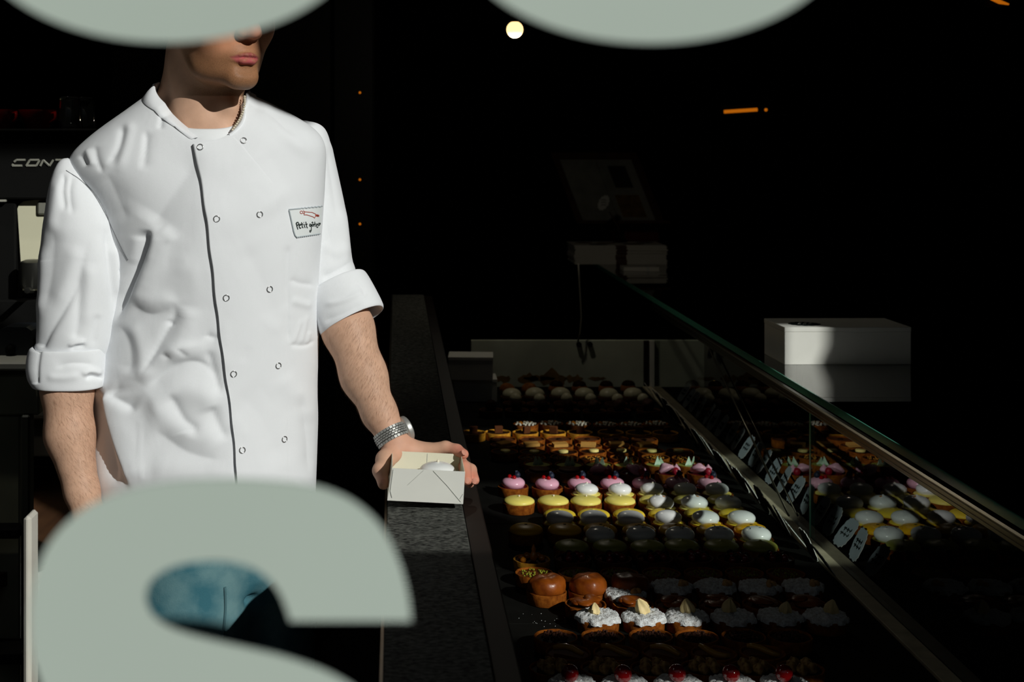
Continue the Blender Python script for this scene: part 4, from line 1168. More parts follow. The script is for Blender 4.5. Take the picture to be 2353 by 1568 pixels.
# ---- body: head, neck, shoulders, arms, hands in one field
TH = math.radians(38)
HO = np.array(W(496, 33, 2.215))
HU = np.array([math.cos(TH), math.sin(TH), 0]); HV = np.array([math.sin(TH), -math.cos(TH), 0]); HW = np.array([0, 0, 1.0])
HROT = np.stack([HU, HV, HW], 1)            # columns: local axes
def hp(u, v, w): return HO + HU*u + HV*v + HW*w
sd = SDF()
E = lambda c, r, k=.01, op='u': sd.ell(hp(*c), r, k, op, HROT)
Cp = lambda a, b, ra, rb, k=.01, op='u': sd.cap(hp(*a), hp(*b), ra, rb, k, op)
Bl = lambda c, r, k=.01, op='u': sd.ball(hp(*c), r, k, op)
E((0,-.014,.04), (.076,.098,.088))
E((0,.026,-.018), (.066,.064,.072), .03)
E((0,.040,-.056), (.051,.046,.044), .022)
E((0,.024,-.076), (.049,.054,.036), .02)
for s_ in (-1, 1):
    Cp((s_*.045,-.010,-.046), (s_*.036,.026,-.084), .012, .012, .024)
    Cp((s_*.036,.026,-.084), (s_*.011,.073,-.101), .012, .0125, .02)
    Bl((s_*.044,.055,-.022), .022, .025)
Cp((-.008,.076,-.101), (.008,.076,-.101), .0145, .0145, .016)
Cp((-.034,.078,.024), (.034,.078,.024), .011, .011, .02)
Cp((0,.086,.008), (0,.104,-.030), .009, .0105, .012)
Bl((0,.1085,-.0320), .0110, .010)
for s_ in (-1, 1):
    Bl((s_*.0125,.0975,-.0345), .0086, .010)
    Bl((s_*.031,.102,.003), .013, .010, 's'); Bl((s_*.031,.079,.002), .0125, .003)
    sd.ell(hp(s_*.075,-.014,-.006), (.009,.020,.032), .010, 'u', HROT)
    sd.ell(hp(s_*.0066,.1040,-.0446), (.0036,.0052,.0030), .002, 's', HROT)
LIPU = [((-.023,.0830,-.0712),(-.011,.0925,-.0694),.0018,.0030),((-.011,.0925,-.0694),(-.004,.0962,-.0684),.0030,.0033),((-.004,.0962,-.0684),(.004,.0962,-.0684),.0033,.0033),
        ((.004,.0962,-.0684),(.011,.0925,-.0694),.0033,.0030),((.011,.0925,-.0694),(.023,.0830,-.0712),.0030,.0018)]
LIPL = [((-.021,.0832,-.0735),(-.008,.0930,-.0778),.0022,.0054),((-.008,.0930,-.0778),(.008,.0930,-.0778),.0054,.0054),((.008,.0930,-.0778),(.021,.0832,-.0735),.0054,.0022)]
E((0,.062,-.068), (.030,.031,.020), .012)
for a, b_, ra, rb in LIPU + LIPL: Cp(a, b_, ra, rb, .0035)
for a, b_ in (((-.026,.0845,-.0722),(-.010,.0955,-.0722)),((-.010,.0955,-.0722),(0,.0990,-.0716)),((0,.0990,-.0716),(.010,.0955,-.0722)),((.010,.0955,-.0722),(.026,.0845,-.0722))):
    Cp(a, b_, .0013, .0013, .002, 's')
Cp((-.012,.0965,-.0905), (.012,.0965,-.0905), .0050, .0050, .010, 's')
Cp((0,.1010,-.050), (0,.1015,-.061), .0022, .0028, .005, 's')
# neck, shoulders
pw = lambda x, y, Y: np.array(W(x, y, Y))
sd.cap(pw(472,330,2.262), pw(464,120,2.255), .0585, .056, .022)
sd.cap(pw(414,150,2.235), pw(486,318,2.215), .010, .011, .03)
sd.cap(pw(428,110,2.262), pw(388,235,2.275), .017, .023, .02)
sd.cap(pw(548,190,2.235), pw(512,318,2.215), .009, .010, .025)
sd.ball(pw(528,246,2.208), .009, .018)
sd.cap(pw(300,345,2.285), pw(660,335,2.31), .034, .034, .05)
sd.cap(pw(480,360,2.275), pw(480,1000,2.275), .075, .08, .06)
sd.cap(pw(300,340,2.285), pw(222,430,2.25), .036, .034, .03)
sd.cap(pw(660,330,2.31), pw(718,440,2.32), .034, .032, .03)
# his right arm, hanging
sd.cap(pw(222,430,2.25), pw(160,800,2.20), .034, .038, .02)
sd.cap(pw(160,800,2.20), pw(154,890,2.195), .039, .0385, .015)
sd.cap(pw(154,890,2.195), pw(160,1000,2.185), .0385, .0365, .015)
sd.cap(pw(160,1000,2.185), pw(188,1130,2.165), .0365, .0255, .015)
sd.cap(pw(188,1130,2.165), pw(205,1195,2.155), .0255, .0225, .012)
sd.cap(pw(205,1195,2.155), pw(216,1275,2.14), .023, .020, .015); sd.cap(pw(222,1200,2.16), pw(236,1275,2.16), .018, .018, .015)
for k, (x, l_) in enumerate(((205,105),(217,118),(229,112),(240,92))):
    A, B_, C2 = pw(x,1270,2.135+.012*k), pw(x+6,1270+l_*.5,2.130+.012*k), pw(x+10,1270+l_,2.142+.012*k)
    sd.cap(A, B_, .0092, .0085, .006); sd.cap(B_, C2, .0085, .0072, .003)
sd.cap(pw(208,1215,2.14), pw(228,1280,2.10), .012, .0098, .010); sd.cap(pw(228,1280,2.10), pw(240,1330,2.095), .0098, .0078, .004)
# his left arm, reaching to the counter
sd.cap(pw(718,440,2.33), pw(764,660,2.305), .030, .034, .02)
sd.cap(pw(764,660,2.305), pw(798,755,2.260), .034, .0385, .02)
sd.cap(pw(800,755,2.255), pw(836,865,2.225), .0390, .0335, .02)
sd.cap(pw(836,865,2.225), pw(872,950,2.20), .0335, .0255, .02)
sd.cap(pw(872,950,2.20), pw(903,1008,2.185), .0255, .0205, .015)
# hand behind and round the box
sd.cap(pw(899,1003,2.187), pw(915,1030,2.182), .0200, .0190, .012)
for (x, y, Y, r_) in ((985,1037,2.184,.0125),(990,1052,2.190,.0125),(988,1068,2.192,.012),(975,1088,2.192,.011)):
    sd.cap(pw(916,1034,2.186), pw(x,y,Y), .0165, r_, .014)
def finger(pts, rs, k=.004):
    for i in range(len(pts)-1): sd.cap(pw(*pts[i]), pw(*pts[i+1]), rs[i], rs[i+1], k)
finger([(985,1037,2.182),(1024,1029,2.176),(1050,1035,2.166),(1066,1044,2.152)], [.0118,.0098,.0088,.0074])
finger([(992,1052,2.190),(1052,1052,2.186),(1068,1075,2.158),(1074,1104,2.132)], [.0115,.0100,.0090,.0074])
finger([(990,1068,2.192),(1056,1064,2.196),(1082,1080,2.170),(1091,1104,2.148)], [.0110,.0096,.0086,.0072])
finger([(976,1088,2.192),(1040,1092,2.196),(1066,1098,2.182),(1080,1112,2.166)], [.0100,.0086,.0078,.0066])
finger([(908,1036,2.176),(886,1056,2.150),(875,1082,2.120),(881,1112,2.098)], [.0160,.0135,.0112,.0088], .008)

lo = np.array([-.62, 1.95, CZ-.76]); hi = np.array([.16, 2.42, CZ+.36])
VP, FQ = surface_nets(sd.ev, lo, hi, .0022)
# skin tones per vertex
def tones(V):
    n = len(V)
    base = np.tile(np.array(lin((205,164,138))[:3]), (n, 1))
    loc = (V - HO) @ HROT
    head = (np.abs(loc) < np.array([.1,.14,.16])).all(1) & (loc[:, 2] > -.128)
    face = np.array(lin((204,142,108))[:3]); stub = np.array(lin((140,102,62))[:3]); lip = np.array(lin((182,88,90))[:3])
    u, v, w = loc[:, 0], loc[:, 1], loc[:, 2]
    sm = lambda x, a, b: np.clip((x-a)/(b-a), 0, 1)**2*(3-2*np.clip((x-a)/(b-a), 0, 1))
    tf = (sm(v, .0, .05)*sm(w, -.13, -.10))*head
    base = base*(1-tf[:, None]) + face*tf[:, None]
    beard = sm(-w, .035, .075)*sm(-w, -1, .0)*(w > -.127)*sm(v, -.03, .012)*head
    cheek = np.exp(-(((np.abs(u)-.034)/.016)**2 + ((w+.052)/.018)**2)); beard = beard*(1-.85*cheek)
    beard = np.maximum(beard*.75, .6*np.exp(-((u/.022)**2+((w+.056)/.007)**2))*head*(v > .06))
    global BEARD; BEARD = beard.copy()
    beard = np.clip(beard, 0, 1)*.7
    base = base*(1-beard[:, None]) + stub*beard[:, None]
    red = np.exp(-((u/.02)**2+((v-.115)/.02)**2+((w+.034)/.016)**2))*head*.6
    base = base*(1-red[:, None]) + np.array(lin((205,120,95))[:3])*red[:, None]
    ld = np.full(n, 1.0)
    for a, b_, ra, rb in LIPU + LIPL:
        a = np.array(a); b_ = np.array(b_); ab = b_-a; h = np.clip(((loc-a) @ ab)/(ab @ ab), 0, 1)
        ld = np.minimum(ld, np.linalg.norm(loc-a-h[:, None]*ab, axis=1) - (ra+(rb-ra)*h))
    tl = sm(-ld, -.0016, .0002)*head
    lipc = lip[None]*(1 - .35*(w > -.0718))[:, None]  # upper lip coloured darker, painting in the shade of its downward face
    base = base*(1-tl[:, None]) + lipc*tl[:, None]; BEARD *= 1-tl
    for s_ in (-1, 1):          # eyes and brows
        eu, ew = (u - s_*.031)/.0135, (w - .001)/.0048
        inn = (eu**2 + ew**2 < 1) & (v > .06) & head; iris = (((u - s_*.031)**2 + (w-.0015)**2) < .0052**2) & inn
        lash = (eu**2 + ew**2 < 1.5) & (ew > .25) & (v > .06) & head & ~inn
        base[inn] = np.array(lin((206,200,192))[:3]); base[iris] = np.array(lin((58,70,72))[:3]); base[lash] = np.array(lin((50,34,24))[:3])
        br_ = (np.abs(u - s_*.033) < .019) & (np.abs(w - (.0215 - 9*(np.abs(u)-.034)**2)) < .0042) & (v > .05) & head
        base[br_] = base[br_]*.35 + np.array(lin((58,40,26))[:3])*.65
    # reddish fingertips and knuckles of the holding hand
    for c, r_, a_ in ((pw(1066,1044,2.15),.02,.7),(pw(1074,1104,2.13),.02,.6),(pw(1091,1104,2.15),.02,.6),(pw(1050,1035,2.166),.016,.4),(pw(881,1112,2.10),.02,.35),(pw(915,1030,2.18),.04,.25)):
        t = np.exp(-(np.linalg.norm(V-c, axis=1)/r_)**2)*a_
        base = base*(1-t[:, None]) + np.array(lin((212,120,100))[:3])*t[:, None]
    return np.concatenate([base, np.ones((n, 1))], 1).astype(np.float32)
bme = mesh_np('body', VP, FQ)
at = bme.color_attributes.new('tone', 'FLOAT_COLOR', 'POINT'); 
co = np.empty(len(bme.vertices)*3, np.float32); bme.vertices.foreach_get('co', co)
at.data.foreach_set('color', tones(co.reshape(-1, 3).astype(float)).ravel())
ab_ = bme.attributes.new('beard', 'FLOAT', 'POINT'); ab_.data.foreach_set('value', np.clip(BEARD, 0, 1).astype(np.float32))
mpart('body', bme, M['skin'])

# fine hair on the forearms
def arm_hair():
    q_ = np.random.RandomState(8); V = []; F = []
    Vn = np.empty(len(bme.vertices)*3, np.float32); bme.vertex_normals.foreach_get('vector', Vn); Vn = Vn.reshape(-1, 3); C = co.reshape(-1, 3)
    for (a, b_, cnt, dirx) in ((pw(158,890,2.195), pw(205,1180,2.155), 2200, .55), (pw(800,755,2.255), pw(885,975,2.195), 2000, -.75)):
        ab = b_-a; h = ((C-a) @ ab)/(ab @ ab); d = np.linalg.norm(C-a-h[:, None]*ab, axis=1)
        m = np.where((h > 0) & (h < 1) & (d < .055) & (Vn[:, 1] < .35))[0]
        t0 = ab/np.linalg.norm(ab)
        for i in q_.choice(m, cnt):
            n_ = Vn[i].astype(float); p = C[i].astype(float)
            side_ = np.cross(n_, t0); side_ /= max(1e-6, np.linalg.norm(side_))
            t = t0*(.8+.3*q_.rand()) + side_*(dirx + .35*q_.randn()); t -= n_*(t @ n_); t /= np.linalg.norm(t)
            L_ = .006 + .006*q_.rand(); w_ = np.cross(n_, t)*.00006
            k = len(V)
            for s_ in (0, .5, 1.0):
                c = p + t*L_*s_ + n_*(.0002 + .0030*s_*(1-.35*s_)) ; ww = w_*(1-.85*s_)
                V += [c-ww, c+ww]
            F += [(k,k+1,k+3,k+2), (k+2,k+3,k+5,k+4)]
    return mesh_np('arm_hair', np.array(V), np.array(F), False)
o = mpart('arm_hair', arm_hair(), mat('arm_hair', (120,80,48), rough=.6)); o['kind'] = 'stuff'

# hair cap
def hair():
    V = []; F = []; n = 48; m = 24
    for i in range(m+1):
        th = math.pi*.66*i/m
        for k in range(n):
            a = 2*math.pi*k/n
            lim = 1.0
            d = np.array([math.sin(th)*math.cos(a), math.sin(th)*math.sin(a), math.cos(th)])
            front = max(0, d[1])
            th2 = th*(1-.40*front**1.1)*(1-.10*math.exp(-(d[0]/.35)**2)*front)
            d = np.array([math.sin(th2)*math.cos(a), math.sin(th2)*math.sin(a), math.cos(th2)])
            wv = 1 + .02*math.sin(9*a+4*th) + .015*math.sin(17*a) + .012*math.sin(41*a+9*th) - .06*max(0, i/m-.8)*5*.5
            V.append(hp(d[0]*.083*wv, -.014+d[1]*.106*wv, .042+d[2]*.100*wv))
    for i in range(m):
        for k in range(n): F.append((i*n+k, (i+1)*n+k, (i+1)*n+(k+1) % n, i*n+(k+1) % n))
    return mesh_np('hair', np.array(V), F)
mpart('hair', hair(), M['hair'])

# nails of the holding hand
def nail(px, py, Y, nx, ny, nz, L_=.0088, w_=.0074, tilt=(0,0,-1)):
    nrm = Vector((nx,ny,nz)).normalized(); t = Vector(tilt); t = (t - nrm*t.dot(nrm)).normalized(); b_ = nrm.cross(t)
    c = W(px,py,Y); V = []; F = []
    for i in range(7):
        for k in range(7):
            a = (i/6-.5); q_ = (k/6-.5)*math.sqrt(max(.12, 1-(2*abs(a))**4))
            V.append(c + t*(a*L_) + b_*(q_*w_) - nrm*((q_*2)**2*.0012))
    for i in range(6):
        for k in range(6): F.append((i*7+k, i*7+k+1, (i+1)*7+k+1, (i+1)*7+k))
    return V, F
M['nail'] = mat('fingernail', (206,144,124), rough=.3, spec=.5)
for spec_ in ((1074,1105,2.1235,.25,-.95,.1),(1091,1106,2.1395,.3,-.95,.1),(1067,1040,2.1435,.45,-.6,.6),(880,1108,2.0895,-.25,-.95,.15)):
    V, F = nail(*spec_); mpart('fingernail', mesh_np('fingernail', np.array(V), F), M['nail'])

# ---- jacket
YC = 2.265
ty = np.array([198,205,225,250,275,300,330,360,400,450,500,600,700,800,900,1000,1100,1200,1290.])
tl = np.array([362,350,322,290,255,222,188,160,162,202,230,250,240,230,212,204,204,208,212.])
tr = np.array([548,562,608,655,698,732,748,750,748,746,743,739,736,733,730,731,728,724,718.])
tb = np.array([.058,.062,.072,.082,.090,.098,.106,.112,.118,.124,.127,.129,.128,.127,.128,.131,.134,.135,.136])
nu = [-1,-.97,-.54,-.23,-.04,.09,.18,.285,.42,.57,.86,1]; nyv = [213,222,252,289,318,323,320,306,280,247,220,212]
def y2z(y): return CZ - (y-AY)/FP*2.16
def smooth_table(x, xs, vs, sig):
    f = np.linspace(xs[0], xs[-1], 900); v = np.interp(f, xs, vs); st = (xs[-1]-xs[0])/899.0
    n = int(3*sig/st)+1; k = np.exp(-.5*(np.arange(-n, n+1)*st/sig)**2); k /= k.sum()
    pad = np.concatenate([2*v[0]-v[n:0:-1], v, 2*v[-1]-v[-2:-n-2:-1]])
    return np.interp(x, f, np.convolve(pad, k, 'valid'))
def sgnpow(v, p): return np.sign(v)*np.abs(v)**p
def torso_pt(u, vfront, y):
    l, r_, b_ = smooth_table(y, ty, tl, 13), smooth_table(y, ty, tr, 13), smooth_table(y, ty, tb, 20)
    xl, xr = (l-AX)/FP*YC, (r_-AX)/FP*YC
    return np.stack([(xl+xr)/2 + (xr-xl)/2*u, YC - b_*vfront, y2z(y)], -1)
def seg_dist(px, py, pts):
    """distance to a polyline, signed side and place along it"""
    P = np.array(pts, float); best = np.full(px.shape, 1e9); al = np.zeros(px.shape); sd_ = np.zeros(px.shape)
    L_ = np.concatenate([[0], np.cumsum(np.hypot(*(P[1:]-P[:-1]).T))])
    for i in range(len(P)-1):
        a, b_ = P[i], P[i+1]; ab = b_-a; l2 = ab @ ab
        h = np.clip(((px-a[0])*ab[0] + (py-a[1])*ab[1])/l2, 0, 1)
        dx, dy = px-a[0]-h*ab[0], py-a[1]-h*ab[1]; d = np.hypot(dx, dy)
        m = d < best
        best = np.where(m, d, best); al = np.where(m, (L_[i]+h*math.sqrt(l2))/L_[-1], al)
        sd_ = np.where(m, np.sign(ab[0]*dy-ab[1]*dx), sd_)
    return best, al, sd_
def catmull(pts, n=6):
    P = [np.array(p, float) for p in pts]; P = [2*P[0]-P[1]] + P + [2*P[-1]-P[-2]]; out = []
    for i in range(1, len(P)-2):
        for k in range(n):
            t = k/n; out.append(.5*((2*P[i]) + (P[i+1]-P[i-1])*t + (2*P[i-1]-5*P[i]+4*P[i+1]-P[i+2])*t*t + (3*P[i]-P[i-1]-3*P[i+1]+P[i+2])*t**3))
    out.append(P[-2]); return out
def folds_disp(px, py, strokes):
    """mm of relief; a stroke = (points, width left px, width right px, amplitude mm, taper start, taper end)"""
    D = np.zeros(px.shape)
    for st in strokes:
        pts, wl_, wr_, amp = st[:4]; t0, t1 = (st[4], st[5]) if len(st) > 5 else (.2, .25)
        pts = catmull(pts)
        xs = [p[0] for p in pts]; yv = [p[1] for p in pts]; pad = 3.2*max(wl_, wr_)
        m = (px > min(xs)-pad) & (px < max(xs)+pad) & (py > min(yv)-pad) & (py < max(yv)+pad)
        if not m.any(): continue
        d, al, sg = seg_dist(px[m], py[m], pts)
        w_ = np.where(sg > 0, wl_, wr_)
        tp_ = np.clip(al/max(t0, 1e-3), 0, 1)*np.clip((1-al)/max(t1, 1e-3), 0, 1); tp_ = tp_*tp_*(3-2*tp_)
        D[m] += amp*np.exp(-(d/w_)**(2.0 if amp > 0 else 1.3))*tp_
    return D*.001
def proj(P): return AX + FP*P[..., 0]/P[..., 1], AY + FP*(CZ-P[..., 2])/P[..., 1]
def grid_normals(G, closed=True):
    if closed: du = np.roll(G, -1, 1) - np.roll(G, 1, 1)
    else: du = np.gradient(G, axis=1)
    dv = np.gradient(G, axis=0)
    n = np.cross(du, dv); return n/np.maximum(np.linalg.norm(n, axis=-1, keepdims=True), 1e-9)
def grid_faces(nr, nc, closed=True):
    i, k = np.meshgrid(np.arange(nr-1), np.arange(nc if closed else nc-1), indexing='ij')
    k2 = (k+1) % nc
    return np.stack([i*nc+k, i*nc+k2, (i+1)*nc+k2, (i+1)*nc+k], -1).reshape(-1, 4)

rsd = np.random.RandomState(21)
TF = [ # folds of the jacket front; left/right widths are seen walking along the stroke
 ([(342,526),(336,562),(316,612),(290,672),(262,745)], 15, 7, -15, .10, .3),
 ([(360,515),(355,570),(338,636),(308,704)], 18, 36, 8, .2, .3),
 ([(316,540),(308,580),(300,612)], 14, 14, 2.2),
 ([(470,330),(425,405),(380,470),(346,522)], 60, 34, -7, .35, .15),
 ([(520,420),(470,520),(430,620),(400,690)], 50, 60, 4.5, .3, .3),
 ([(302,668),(330,690),(372,694),(410,680)], 24, 20, 3.5, .15, .3),
 ([(300,700),(340,722),(376,716),(398,690)], 30, 12, -4.5, .2, .3),
 ([(396,690),(400,722),(384,756),(356,806),(318,878)], 10, 26, -7, .2, .25),
 ([(384,735),(394,752)], 7, 7, -3),
 ([(430,700),(420,770),(380,830)], 26, 26, 4.5),
 ([(266,742),(292,782),(300,832),(290,866)], 24, 12, -3.5, .2, .2),
 ([(296,738),(318,784),(327,842),(314,880)], 14, 18, 3.2, .2, .2),
 ([(318,884),(372,818),(430,800),(488,794)], 26, 14, 5.5, .2, .3),
 ([(330,900),(400,842),(460,834),(508,880)], 30, 10, -5.5, .2, .3),
 ([(372,812),(392,826)], 6, 6, -2.5), ([(410,800),(430,822)], 6, 6, -2.5), ([(470,770),(500,780)], 8, 8, -3.5),
 ([(476,800),(492,850),(508,915)], 14, 8, -5),
 ([(246,902),(286,928),(316,948)], 8, 24, -8, .2, .3),
 ([(244,896),(252,950),(268,1010),(290,1075),(306,1130)], 8, 44, 10, .1, .2),
 ([(220,890),(236,980),(256,1060),(270,1120)], 22, 8, -13, .2, .2),
 ([(320,948),(400,900),(460,905),(520,960)], 34, 30, 5.5),
 ([(388,900),(420,960),(446,985),(440,1010)], 22, 12, -6),
 ([(350,985),(430,1040),(520,1062)], 40, 16, -4.5), ([(330,930),(430,985),(530,1020)], 30, 30, 4),
 ([(484,930),(506,985),(524,1015)], 22, 12, -5),
 ([(340,1075),(440,1080),(520,1060)], 30, 30, 3),
 ([(322,960),(324,1030),(328,1110)], 3, 3, .8, .1, .1),
 ([(402,556),(370,520)], 14, 14, 2),
 ([(336,296),(332,345),(324,395)], 5, 12, -4), ([(372,258),(366,300)], 4, 7, -3.5), ([(282,284),(272,335),(246,382)], 6, 16, -4.5),
 ([(302,272),(290,330),(268,400)], 12, 12, 3), ([(216,332),(222,368),(236,402)], 5, 9, -3.5), ([(182,354),(200,384)], 5, 8, -3.5), ([(198,340),(214,384)], 7, 7, 2.5), ([(240,390),(266,450),(294,515)], 24, 24, -3.5),
 ([(566,232),(620,262),(684,318)], 20, 10, -4.5), ([(590,226),(650,300),(720,366)], 16, 16, 3.5), ([(600,330),(660,420),(720,520)], 50, 50, -3), ([(560,340),(590,420),(640,500)], 60, 60, 3),
 ([(664,642),(690,652),(728,656)], 5, 9, -2.6), ([(668,690),(720,705)], 9, 9, 2), ([(664,560),(662,640),(662,760),(668,790)], 9, 4, -2.6, .1, .1), ([(664,792),(700,795),(728,780)], 4, 6, -2.2),
 ([(672,795),(684,760),(694,730)], 5, 5, 1.4), ([(690,795),(700,755),(706,720)], 5, 5, 1.4), ([(706,793),(712,760)], 5, 5, 1.4),
 ([(560,560),(600,640),(640,760)], 40, 40, -2.5), ([(540,900),(600,960),(650,1080)], 50, 50, -3), ([(690,900),(708,1000),(712,1100)], 18, 10, -4.5), ([(640,860),(690,920),(715,980)], 24, 24, 2.5),
]
for i in range(34):   # small crumples of the cotton
    x, y = rsd.uniform(250, 720), rsd.uniform(380, 1250); a = rsd.uniform(.6, 2.2); l_ = rsd.uniform(40, 130)
    TF.append(([(x, y), (x+math.cos(a)*l_*.5+rsd.randn()*6, y+math.sin(a)*l_*.5), (x+math.cos(a)*l_, y+math.sin(a)*l_)], rsd.uniform(8, 20), rsd.uniform(8, 20), rsd.choice([-1, 1])*rsd.uniform(.4, 1.0), .4, .4))

NC, NR = 300, 330
ph = np.linspace(0, 2*np.pi, NC, endpoint=False)[::-1]
cu_, su_ = sgnpow(np.cos(ph), 2/2.12), sgnpow(-np.sin(ph), 2/2.12)   # u to the right, v towards the camera
yn = np.where(su_ > 0, np.interp(cu_, nu, nyv), 198 + 14*np.abs(cu_)**3)
tt = np.linspace(0, 1, NR)[:, None]
Yg = yn[None] + (1262-yn[None])*tt
G = torso_pt(np.repeat(cu_[None], NR, 0), np.repeat(su_[None], NR, 0), Yg)
Nn = grid_normals(G)
if Nn[NR//2, np.argmax(su_), 1] > 0: Nn = -Nn
px, py = proj(G)
front = np.clip((-Nn[..., 1]+.1)/.4, 0, 1)
Dm = folds_disp(px, py, TF)*front
G = G + Nn*Dm[..., None]
FG = grid_faces(NR, NC)
jacket = mpart('jacket', mesh_np('jacket', G.reshape(-1, 3), FG), M['cloth'])
TB = BVHTree.FromPolygons([Vector(v) for v in G.reshape(-1, 3)], [tuple(f) for f in FG.tolist()])
CAMP = Vector((0, 0, CZ))
def hit(x, y, off=0.0, bvh=None):
    d = Vector(((x-AX)/FP, 1, -(y-AY)/FP)).normalized()
    h = (bvh or TB).ray_cast(CAMP, d)
    if h[0] is None: return None
    return h[0] - d*off
def jpart(name, me, m): return mpart(name, me, m, jacket)

# overlapping front panel
pe = np.array([(442,316),(460,400),(477,500),(487,600),(496,700),(511,800),(524,900),(535,1000),(545,1100),(549,1200),(552,1288)], float)
nr, nc = 200, 36
V = np.zeros((nr, nc+1, 3)); last = None
for i in range(nr):
    t = i/(nr-1)
    for k in range(nc):
        s_ = k/(nc-1); s2 = s_**1.25
        y0 = 331 - 17*s2; y = y0 + (1258-y0)*t
        xl = np.interp(y if s_ > 0 else 316+(1288-316)*t, pe[:, 1], pe[:, 0]) + 1.2*math.sin(y*.021) + .8*math.sin(y*.063)
        xr = np.interp(y, [306,330,420,600,1288], [531,556,632,662,668])
        x = xl + (xr-xl)*s2
        p = hit(x, y); yy = y
        while (p is None or p.y > 2.24) and yy < y+40: yy += 2; p = hit(x, yy)
        if p is None: p = last
        last = p
        p = p - (p-CAMP).normalized()*(.0052*(1-s2)**1.5 + .0012*(1-s2) - .0012*(s_ > .999) + .0003)
        V[i, k+1] = p
        if k == 0: V[i, 0] = p + (p-CAMP).normalized()*.0066
jpart('front_panel', mesh_np('front_panel', V.reshape(-1, 3), grid_faces(nr, nc+1, False)), M['cloth'])
FPB = BVHTree.FromPolygons([Vector(v) for v in V.reshape(-1, 3)], [tuple(f) for f in grid_faces(nr, nc+1, False).tolist()])
def hitj(x, y, off=0.0):
    a = hit(x, y, off); b_ = hit(x, y, off, FPB)
    if a is None: return b_
    if b_ is None: return a
    return a if (a-CAMP).length < (b_-CAMP).length else b_

# ring snaps
def ring(c, nrm, R_, r_, n=28, k=8):
    t = nrm.orthogonal().normalized(); b_ = nrm.cross(t); bb = MB()
    bb.tube([c + (t*math.cos(2*math.pi*i/n) + b_*math.sin(2*math.pi*i/n))*R_ for i in range(n+1)], r_, k, cap=False)
    return bb
for (x, y) in ((460,338),(498,503),(520,685),(537,860),(557,1035),(575,1205),(560,323),(597,493),(620,665),(640,841),(654,1010),(668,1180)):
    p = hitj(x, y, .0008); a, b_ = hitj(x+6, y, .0008), hitj(x, y+6, .0008)
    nrm = (a-p).cross(b_-p).normalized(); 
    if nrm.y > 0: nrm = -nrm
    bb = ring(p, nrm, .0044, .00075)
    o = jpart('snap_button', bb.mesh('snap_button', True), M['steel'])

# chest patch with the embroidered pin and name
def draped(polys, thick, off):
    bb = MB()
    for pl in polys: bb.tube([hitj(x, y, off) for x, y in pl], thick, 6)
    return bb
def sub(pl, st=2.0):
    out = []
    for (a, c) in zip(pl[:-1], pl[1:]):
        n = max(1, int(math.hypot(c[0]-a[0], c[1]-a[1])/st))
        out += [(a[0]+(c[0]-a[0])*i/n, a[1]+(c[1]-a[1])*i/n) for i in range(n)]
    return out + [pl[-1]]
Pz = lambda x, y: (640+x/14.257, 450+y/14.257)
TLc, TRc, BRc, BLc = Pz(345,455), Pz(1425,350), Pz(1365,1250), Pz(560,1360)
nr2, nc2 = 26, 30; V = []
for i in range(nr2):
    for k in range(nc2):
        s_, t = k/(nc2-1), i/(nr2-1)
        x = (TLc[0]*(1-s_)+TRc[0]*s_)*(1-t) + (BLc[0]*(1-s_)+BRc[0]*s_)*t; y = (TLc[1]*(1-s_)+TRc[1]*s_)*(1-t) + (BLc[1]*(1-s_)+BRc[1]*s_)*t
        if t == 0: y += .9*math.sin(s_*40)
        if t == 1: y += .9*math.sin(s_*40)
        p = hitj(x, y, .0013); V.append(p if p else V[-1])
jpart('chest_patch', mesh_np('chest_patch', np.array(V), grid_faces(nr2, nc2, False)), mat('patch_cotton', (226,230,230), rough=.95, spec=.05))
wav = [Pz(345+i*10.8, 455-1.0*i*1.05 + (9*math.sin(i*.62) if i > 35 else 0)) for i in range(101)]
bot = [Pz(600+i*7.6, 1362-1.12*i + 9*math.sin(i*.75)) for i in range(101)]
side = sub([Pz(350,470), Pz(430,830), Pz(500,1160), Pz(545,1300), Pz(600,1362)])
jpart('patch_piping', draped([wav, bot, side], .0011, .0016).mesh('patch_piping', True), mat('grey_piping', (178,186,190), rough=.9, spec=.05))
red = [[(705,540),(722,505),(760,498),(800,530),(800,560),(760,592),(722,580),(705,540)], [(815,485),(830,510),(860,528),(1000,540),(1110,548),(1170,580),(1215,600)],
       [(850,530),(852,580),(832,632),(900,625),(960,635),(1060,670),(1130,690),(1180,735)], [(1215,600),(1210,680),(1180,735)], [(1215,620),(1270,622),(1330,640),(1325,680),(1270,680),(1215,655)], [(800,560),(840,600)], [(1230,640),(1310,660)]]
jpart('rolling_pin_emblem', draped([sub([Pz(*p) for p in pl]) for pl in red], .00055, .0019).mesh('rolling_pin_emblem', True), M['red_ink'])
